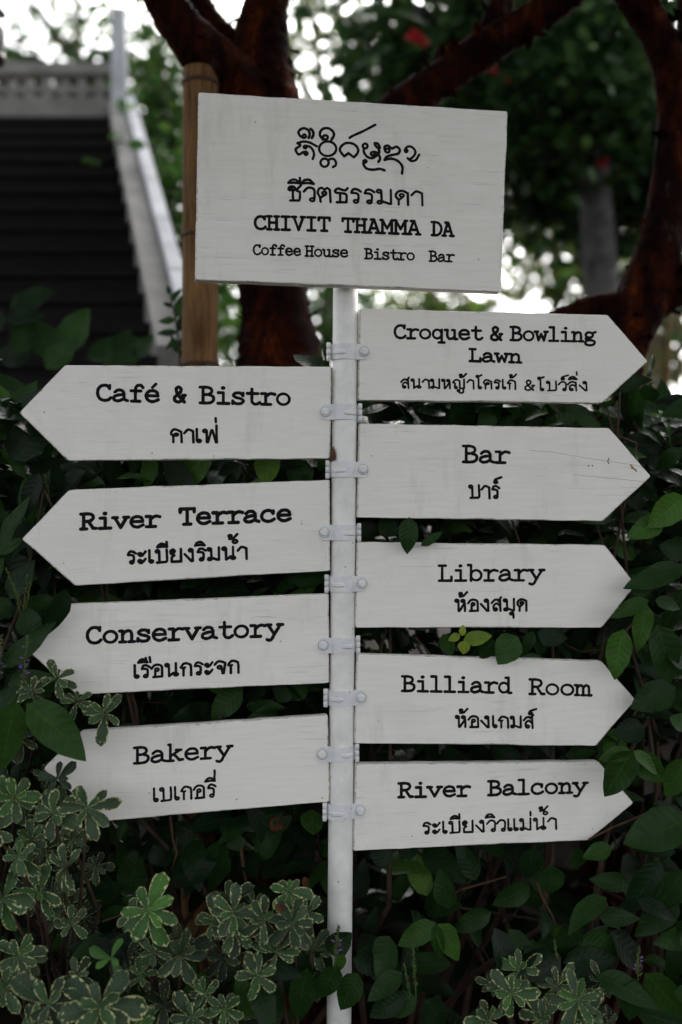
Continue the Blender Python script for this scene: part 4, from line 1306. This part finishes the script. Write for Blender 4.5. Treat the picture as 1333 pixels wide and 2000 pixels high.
# ------------------------------------------------------------------ bamboo pole
by = .62
bb = MB()
z1 = P(0, 138, by).z
xb = [P(392, 150, by).x, P(391, 720, by).x]
pts, rad = [], []
nodes = [P(0, 165, by).z, P(0, 462, by).z]
while nodes[-1] > .1: nodes.append(nodes[-1] - .33)
for z in np.linspace(0, z1, 90):
    k = min(abs(z - q) for q in nodes)
    pts.append((xb[1] + (xb[0] - xb[1]) * (z - 1.69) / .7, by, z))
    rad.append(S(34.5, by) * (1 + .05 * math.exp(-(k / .012) ** 2)))
bb.tube(pts, rad, 24)
bp = thing("bamboo_pole", (pts[0][0], by, 0), "tan bamboo pole standing behind the name board's left edge", "pole")
bb.build("culm", BAMBOO, bp)
for q in nodes[:3]:
    r_ = S(34.5, by) * 1.055
    nb = MB()
    x = xb[1] + (xb[0] - xb[1]) * (q - 1.69) / .7
    nb.lathe([(r_, -.006), (r_ * 1.02, -.002), (r_ * 1.02, .002), (r_, .005)], (x, by, q), 24)
    nb.build("node_ring", BAMBOONODE, bp)


# ------------------------------------------------------------------ red-barked trees
def limb(mb, path, y, wob=.10):
    """path: (px, py, radius px[, depth])"""
    pp = [np.array((*P(q[0], q[1], q[3] if len(q) > 3 else y), S(q[2], q[3] if len(q) > 3 else y))) for q in path]
    q = [2 * pp[0] - pp[1]] + pp + [2 * pp[-1] - pp[-2]]
    out = []
    for i in range(1, len(q) - 2):
        a, b, c, d = q[i - 1], q[i], q[i + 1], q[i + 2]
        for k in range(9):
            t = k / 9
            out.append(.5 * ((2 * b) + (c - a) * t + (2 * a - 5 * b + 4 * c - d) * t * t + (3 * b - a - 3 * c + d) * t ** 3))
    out.append(pp[-1])
    out = np.array(out)
    m = len(out)
    nz = np.convolve(rng.normal(0, 1, m + 6), np.ones(7) / 7, 'valid')
    rad = np.maximum(out[:, 3] * (1 + .09 * nz), .004)
    mb.tube([Vector(o[:3]) for o in out], list(rad), 22, True, wob)
    return out


def flakes(mb, out, n):
    for _ in range(n):
        o = out[rng.integers(0, len(out))]
        d = rvec()
        d.y = -abs(d.y) * .8
        d.normalize()
        c = Vector(o[:3]) + d * o[3] * .98
        s = rvec() * (.008 + .030 * rng.random() ** 2)
        t = rvec() * (.004 + .014 * rng.random())
        e = d * (.004 + .030 * rng.random() ** 2)
        mb.add([c - s, c - t, c + s, c + t + e, c + s * .4 + e * 1.3], [(0, 1, 2, 4), (0, 4, 3)])


TY = .80
rt = thing("red_bark_tree", (*P(545, 0, TY).xy, 0), "large forked tree with peeling red-brown bark behind the name board", "tree", "red-barked trees behind the sign")
tm = MB()
ys = [
    limb(tm, [(545, 2010, 190), (545, 1300, 120), (548, 900, 108), (546, 760, 96), (545, 690, 84), (540, 620, 68), (528, 540, 64), (518, 420, 70), (512, 300, 78), (508, 210, 82), (505, 150, 74)], TY),
]
tr_ob = None
l1 = limb(tm, [(512, 230, 66), (455, 160, 54, .70), (395, 100, 48, .62), (345, 38, 42, .60), (316, -20, 40, .60), (270, -140, 34, .6), (180, -320, 26, .6)], TY - .02)
l2 = limb(tm, [(508, 230, 76), (510, 140, 62), (512, 70, 50), (520, 10, 44), (530, -60, 42), (545, -180, 38), (560, -420, 26)], TY)
l3 = limb(tm, [(500, 130, 34), (462, 95, 30), (415, 55, 30), (380, 0, 30), (360, -60, 28), (330, -220, 22)], TY + .10)
l4 = limb(tm, [(540, 520, 50), (640, 380, 46), (740, 260, 42), (830, 178, 38), (895, 132, 36), (960, 88, 35), (1030, 44, 34), (1100, -5, 32), (1200, -90, 28), (1340, -240, 20)], TY - .05)
l5 = limb(tm, [(940, 100, 28), (962, 55, 26), (980, 5, 25), (1000, -60, 24), (1030, -200, 18)], TY - .02)
for q, k in ((ys[0], 40), (l1, 60), (l2, 50), (l3, 20), (l4, 170), (l5, 40)): flakes(tm, q, k)
tm.build("trunk", BARK, rt)

RY = .66
r2 = thing("red_bark_tree", (*P(1200, 0, RY).xy, 0), "curving red-barked tree at right edge behind the Croquet board", "tree", "red-barked trees behind the sign")
tm = MB()
a1 = limb(tm, [(1195, 2060, 80), (1200, 1300, 52), (1200, 900, 46), (1205, 780, 44), (1218, 690, 46), (1248, 600, 50), (1284, 500, 44), (1303, 400, 38), (1314, 300, 34), (1318, 200, 34), (1300, 105, 34), (1262, 30, 34), (1215, -40, 32), (1130, -180, 26), (1000, -380, 18)], RY)
a2 = limb(tm, [(1232, 620, 40), (1290, 575, 42), (1345, 545, 40), (1440, 490, 36), (1600, 330, 30)], RY + .03)
a3 = limb(tm, [(1240, 605, 34), (1180, 600, 28), (1120, 614, 22), (1060, 640, 18), (960, 690, 12)], RY + .02)
a4 = limb(tm, [(1322, 210, 30), (1345, 120, 28), (1352, 20, 27), (1345, -80, 26), (1330, -300, 18)], RY + .05)
for q, k in ((a1, 110), (a2, 40), (a3, 20), (a4, 20)): flakes(tm, q, k)
tm.build("trunk", BARK, r2)


def crown(root, blobs, size, mat, tpl=T_FAR, tint=.5, name="crown", clump=9, flat=.7):
    """blobs: (x, y, z, rx, ry, rz, leaves); leaves hang in clumps through the volume"""
    ls = Leaves(tpl)
    for (x, y, z, rx, ry, rz, n) in blobs:
        left = n
        while left > 0:
            u = rvec() * (rng.random() ** .42)
            c = Vector((x + u.x * rx, y + u.y * ry, z + u.z * rz))
            k = min(left, int(clump * (.5 + rng.random())) + 1)
            left -= k
            ct = tint + rng.normal(0, .14)
            cs = size * (1.1 + 1.6 * rng.random())
            for _ in range(k):
                p = c + Vector(rng.normal(0, 1, 3)) * cs * .8
                d = rvec(); d.z = d.z * .6 - .15
                nn = rvec(); nn.z = abs(nn.z) + flat
                L = size * (.7 + .7 * rng.random())
                ls.add(p, d, nn, L, L * (.42 + .2 * rng.random()), .2, .2, float(np.clip(ct, 0, 1)))
    return ls.build(name, mat, root)


# the red trees' crowns, unseen overhead, stretched past the camera to shade the scene
crown(rt, [(-1.6, .6, 4.3, 1.9, 2.0, .7, 900), (.2, .8, 4.6, 1.7, 2.0, .8, 900), (-1.9, -2.2, 4.1, 2.0, 2.0, .8, 900), (.1, -2.4, 4.3, 1.9, 2.2, .8, 900), (-.8, -5.0, 4.0, 2.6, 1.7, 1.0, 900)], .19, TREELEAF, tint=.5, clump=10)
crown(r2, [(1.6, .9, 4.3, 1.7, 1.7, .8, 700), (2.2, -2.0, 4.1, 1.9, 2.2, .8, 800), (2.2, -4.6, 3.9, 2.2, 1.7, .9, 700)], .19, TREELEAF, tint=.5, clump=10)


# ------------------------------------------------------------------ staircase with its railing, left
def q3(px, py, d): return P(px, py, d - CAMD)


A0, A1 = q3(290, 652, 4.0), q3(216, 256, 6.5)
fv = Vector((A1.x - A0.x, A1.y - A0.y, 0))
run = fv.length
fv.normalize()
rise = A1.z - A0.z
lv = Vector((-fv.y, fv.x, 0))      # to the left of the flight
st = thing("staircase", (A0.x, A0.y, 0), "dark timber staircase with white stringer rising at left", "staircase")
nst = 11
WID = 2.1
rot = Matrix.Identity(4)   # steps lie square across; the flight drifts left as it climbs
def stair_m(o): return Matrix.Translation(o) @ rot
dr, dh = run / nst, rise / nst
for k in range(-2, nst):
    mb = MB()
    b = A0 + fv * (dr * k) + Vector((0, 0, dh * (k + 1)))
    M = stair_m(b)
    mb.box((-WID / 2 - .01, dr / 2, -.02), (WID, dr + .03, .04), M)
    mb.box((-WID / 2 - .01, .012, -dh / 2 - .022), (WID, .02, dh - .044), M)
    mb.build("step", STEPM, st, False)
# the deck the flight stands on
mb = MB()
b = A0 + fv * (dr * -2) + Vector((0, 0, -2 * dh))
mb.box((-WID / 2, -.32, -b.z / 2), (WID + .1, .62, b.z), stair_m(Vector((b.x, b.y, b.z))))
mb.build("deck", STEPM, st, False)


def slope_box(mb, x0, x1, z0, z1, k0=-2.0, k1=None):
    k1 = nst if k1 is None else k1
    v = []
    for k in (k0, k1):
        o = A0 + fv * (dr * k) + Vector((0, 0, dh * k))
        for x, z in ((x0, z0), (x1, z0), (x1, z1), (x0, z1)):
            v.append(o - lv * x + Vector((0, 0, z)))
    mb.add(v, [(0, 1, 2, 3), (7, 6, 5, 4), (0, 4, 5, 1), (1, 5, 6, 2), (2, 6, 7, 3), (3, 7, 4, 0)])


mb = MB(); slope_box(mb, -.015, .085, -.35, .20); mb.build("stringer", GREYWOOD, st, False)
mb = MB()
for a in np.arange(-2, nst, 2.2): slope_box(mb, .088, .15, -.30, .25, a, min(nst, a + 2.15))
mb.build("cap_rail", WHITEWOOD, st, False)
mb = MB()
o = A1 + Vector((0, 0, .0))
mb.box((.05, .05, .33), (.09, .10, .95), stair_m(o))
mb.build("newel_post", WHITEWOOD, st, False)
# landing fascia and balcony railing
bl = thing("balcony", (A1.x, A1.y, 0), "pale balcony landing with slatted railing at top left", "balcony")
mb = MB()
mb.box((-1.6, -.06, .085), (3.2, .06, .20), stair_m(A1))
mb.box((-1.6, 1.2, .0), (3.2, 2.1, .1), stair_m(A1))
mb.build("landing", GREYWOOD, bl, False)
mb = MB()
zr = S(136, 4.556)
mb.box((-1.6, .14, zr), (3.2, .10, .075), stair_m(A1))
mb.box((-1.6, .14, zr - .13), (3.2, .05, .04), stair_m(A1))
mb.build("top_rail", GREYWOOD, bl, False)
for k in range(26):
    mb = MB()
    mb.box((-.10 - k * .118, .14, .10 + zr / 2), (.048, .040, zr - .10), stair_m(A1))
    mb.build("baluster", GREYWOOD, bl, False)
for x, y in ((-.1, 2.1), (-3.0, 2.1), (-3.0, .3)):
    mb = MB(); b = stair_m(A1) @ Vector((x, y, 0))
    mb.box((b.x, b.y, (A1.z - .052) / 2), (.14, .14, A1.z - .052)); mb.build("support_post", STEPM, bl, False)

# hanging lantern, mostly beyond the left edge
ly = 1.4
lc = P(-26, 70, ly)
ln_ = thing("lantern", lc, "dark metal lantern with grey glass cut by the left edge, near the top", "lantern")
mb = MB(); mb.lathe([(.012, .16), (.02, .12), (.05, .10), (.062, .075), (.058, .07)], lc, 18); mb.tube([lc + Vector((0, 0, .14)), lc + Vector((0, 0, 1.6))], .004, 6); mb.build("lantern_cap", IRON, ln_)
mb = MB(); mb.lathe([(.050, .068), (.060, .02), (.060, -.03), (.048, -.06)], lc, 20); mb.build("glass", GLASSM, ln_)
mb = MB(); mb.lathe([(.050, -.06), (.062, -.065), (.060, -.085), (.03, -.095)], lc, 20); mb.build("base_ring", IRON, ln_)

# ------------------------------------------------------------------ trees and bushes behind
def dep(px, py, d): return q3(px, py, d)


def px_blob(px, py, d, rx, ry_, rz, n):
    c = q3(px, py, d)
    k = d / F
    return (c.x, c.y, c.z, rx * k, ry_, rz * k, n)


def trunk(root, path, mat, name="trunk", n=12):
    mb = MB()
    mb.tube([p for p, r in path], [r for p, r in path], n, True, .12)
    return mb.build(name, mat, root)


# flowering tree, right
c0 = q3(1190, 1000, 6.4)
ft = thing("flowering_tree", (c0.x, c0.y, 0), "dark tree with pale grey trunk and scattered red flowers at right", "tree")
trunk(ft, [(Vector((c0.x + .05, c0.y, -.05)), .17), (q3(1185, 760, 6.4), .12), (q3(1178, 600, 6.4), .11), (q3(1168, 450, 6.4), .105), (q3(1160, 320, 6.4), .10), (q3(1130, 180, 6.4), .09), (q3(1080, 20, 6.5), .07), (q3(1020, -200, 6.6), .04)], GREYBARK)
mb = MB()
for path in ([(1160, 330), (1100, 240), (1000, 170), (880, 120)], [(1150, 270), (1220, 160), (1290, 60)], [(1120, 160), (960, 60), (800, 20)]):
    mb.tube([q3(a, b, 6.5) for a, b in path], [.06, .045, .03, .015][:len(path)], 8)
mb.build("limb", GREYBARK, ft)
crown(ft, [px_blob(1000, 120, 6.9, 300, .9, 170, 4200), px_blob(780, 150, 7.2, 130, .7, 140, 900), px_blob(1190, 170, 6.8, 200, .8, 240, 3400), px_blob(1080, 310, 7.0, 130, .6, 120, 1300), px_blob(1030, 380, 7.2, 70, .5, 50, 300),
           px_blob(1300, 330, 7.0, 110, .6, 240, 1500), px_blob(1225, 430, 7.2, 55, .5, 150, 700), px_blob(1120, 190, 5.95, 130, .3, 120, 1000), px_blob(900, -120, 7.0, 420, 1.0, 200, 1200)], .115, TREELEAF, tint=.42, clump=12)
for (a, b, r) in [(815, 76, 10), (805, 70, 9), (824, 82, 9), (965, 140, 7), (990, 157, 6), (1100, 160, 9), (1108, 140, 7), (1141, 185, 8), (1276, 122, 8), (1178, 320, 8), (1060, 230, 6), (1280, 210, 6)]:
    ls = Leaves(T_MINI)
    c = q3(a, b, 5.85)
    for k in range(16):
        ls.add(c + rvec() * r * .5 * 5.8 / F, rvec(), rvec(), r * 1.3 * 5.8 / F, r * 5.8 / F, 0, 0)
    ls.build("flower_cluster", REDM, ft)

# green bush tree between stairs and bamboo pole
c0 = q3(335, 1000, 6.9)
bt = thing("leafy_tree", (c0.x, c0.y, 0), "bright green leafy tree between the white stair rail and bamboo pole", "tree")
trunk(bt, [(Vector((c0.x, c0.y, -.05)), .08), (q3(335, 700, 6.9), .06), (q3(330, 400, 6.9), .05), (q3(322, 200, 7.0), .03), (q3(312, 80, 7.2), .015)], DARKBARK)
crown(bt, [px_blob(318, 300, 7.2, 62, .5, 160, 1900), px_blob(345, 440, 5.8, 34, .4, 170, 600), px_blob(312, 150, 7.4, 50, .5, 80, 520), px_blob(288, 330, 5.7, 14, .2, 70, 90), px_blob(400, 620, 6.2, 60, .6, 100, 420)], .085, BUSHLEAF, tint=.45)

# distant trees with sky showing through
FAR = [
 ("sparse tree seen over the stair landing at top left", 90, 15, [(40, 40, 60, 60, 60), (150, 60, 70, 55, 80), (255, 40, 60, 70, 150), (90, -60, 160, 60, 200), (265, 150, 40, 60, 110), (30, 110, 60, 40, 70)], .16, FARLEAF, [[(150, 700), (150, 130), (152, 40), (155, -60)], [(140, 110), (95, 50), (60, 0), (40, -60)]]),
 ("tall airy tree behind the fork of the red-barked tree", 620, 14, [(600, 40, 70, 80, 330), (700, 110, 60, 100, 420), (560, 150, 60, 60, 240), (740, 170, 70, 70, 380), (460, 40, 50, 60, 120), (640, -80, 150, 70, 400)], .16, FARLEAF, [[(640, 700), (640, 250), (620, 100), (600, -60)], [(640, 250), (585, 150), (545, 60)]]),
 ("light bushy tree beyond the gap right of name board", 1080, 16, [(1000, 420, 50, 45, 380), (1090, 440, 70, 60, 520), (1020, 520, 60, 70, 330), (1100, 560, 60, 60, 360), (1165, 530, 50, 120, 700), (1240, 480, 60, 130, 900), (860, 625, 170, 50, 1100), (820, 585, 150, 22, 420)], .17, FARLEAF, [[(1090, 800), (1085, 560), (1070, 430)], [(1085, 600), (1140, 500)]]),
 ("green tree filling the lower right distance", 1280, 12, [(1250, 690, 70, 70, 700), (1310, 650, 50, 120, 900), (1330, 480, 60, 110, 520), (1180, 740, 90, 50, 360), (1060, 760, 100, 50, 420)], .13, BUSHLEAF, [[(1285, 900), (1285, 700), (1300, 560)], [(1285, 720), (1320, 620)]]),
 ("low green tree behind the red trunk and white post", 640, 12, [(640, 650, 110, 110, 900), (460, 670, 70, 80, 700), (760, 690, 120, 80, 900), (900, 710, 140, 80, 900), (760, 815, 130, 60, 800), (1010, 815, 140, 50, 800), (640, 580, 70, 60, 380), (445, 600, 40, 70, 260)], .13, BUSHLEAF, [[(640, 950), (640, 700), (630, 590)]]),
 ("far bushy tree beyond the staircase", 250, 20, [(100, 620, 220, 120, 520), (300, 560, 120, 140, 420), (200, 480, 120, 80, 200)], .2, BUSHLEAF, [[(250, 940), (250, 650), (240, 500)]]),
 ("dark dense tree showing between the balcony balusters", 90, 12, [(60, 195, 150, 38, 1300), (190, 200, 50, 45, 520), (-80, 195, 120, 50, 500)], .19, TREELEAF, [[(90, 900), (90, 300), (80, 190)]]),
]
for lab, px, d, bl_, sz, mt, tr in FAR:
    c0 = q3(px, 1000, d)
    t = thing("distant_tree", (c0.x, c0.y, 0), lab, "tree", "trees in the background")
    mb = MB()
    for k, path in enumerate(tr):
        pp = [q3(a, b, d) for a, b in path]
        if k == 0: pp = [Vector((pp[0].x, pp[0].y, -.05))] + pp
        mb.tube(pp, np.linspace(.13 if k == 0 else .08, .03, len(pp)) * d / 14, 8, True, .1)
    mb.build("trunk", DARKBARK, t)
    crown(t, [px_blob(a, b, d, c, .9, e, n_) for a, b, c, e, n_ in bl_], sz, mt, tint=.5, clump=8)

# clump of yellow bamboo canes, right distance
YB = mat_simple("yellow bamboo cane", (0.16, 0.11, 0.035), 0.5, 6.0, (0.07, 0.05, 0.018))
c0 = q3(1300, 1000, 9.5)
yb = thing("bamboo_clump", (c0.x, c0.y, 0), "clump of yellowish bamboo canes at right edge beyond the arrow tip", "bamboo")
mb = MB()
for k in range(6):
    x = 1262 + k * 15 + rng.normal(0, 3)
    mb.tube([Vector((q3(x - 6, 1000, 9.5).x, c0.y + rng.normal(0, .15), 0)), q3(x, 780, 9.5), q3(x + rng.normal(4, 5), 560, 9.5), q3(x + rng.normal(12, 8), 380, 9.5)], [.026, .024, .021, .014], 8)
mb.build("cane", YB, yb)
crown(yb, [px_blob(1310, 430, 9.5, 60, .4, 70, 160)], .12, FARLEAF, tint=.5, name="foliage")

# thin upright sapling left of the bamboo pole
c0 = q3(345, 1000, 2.75)
sp = thing("sapling", (c0.x, c0.y, 0), "thin leafy sapling in front of the stair rail beside bamboo pole", "sapling")
mb = MB(); mb.tube([Vector((c0.x, c0.y, 0)), q3(352, 690, 2.75), q3(343, 620, 2.75), q3(332, 575, 2.75)], [.005, .003, .0022, .001], 6); mb.build("stem", DARKBARK, sp)
ls = Leaves(T_OV)
for b, t, w in [((350,690),(330,655),14), ((351,680),(368,650),14), ((347,650),(305,648),15), ((347,648),(372,605),20), ((343,625),(308,628),15), ((343,622),(362,570),20), ((338,600),(318,590),12), ((336,590),(352,560),16), ((333,576),(328,556),10), ((350,665),(320,680),14), ((349,690),(372,690),18)]:
    hero(ls, b, t, 2.75 - CAMD, w, .42)
ls.build("foliage", GREEN, sp)
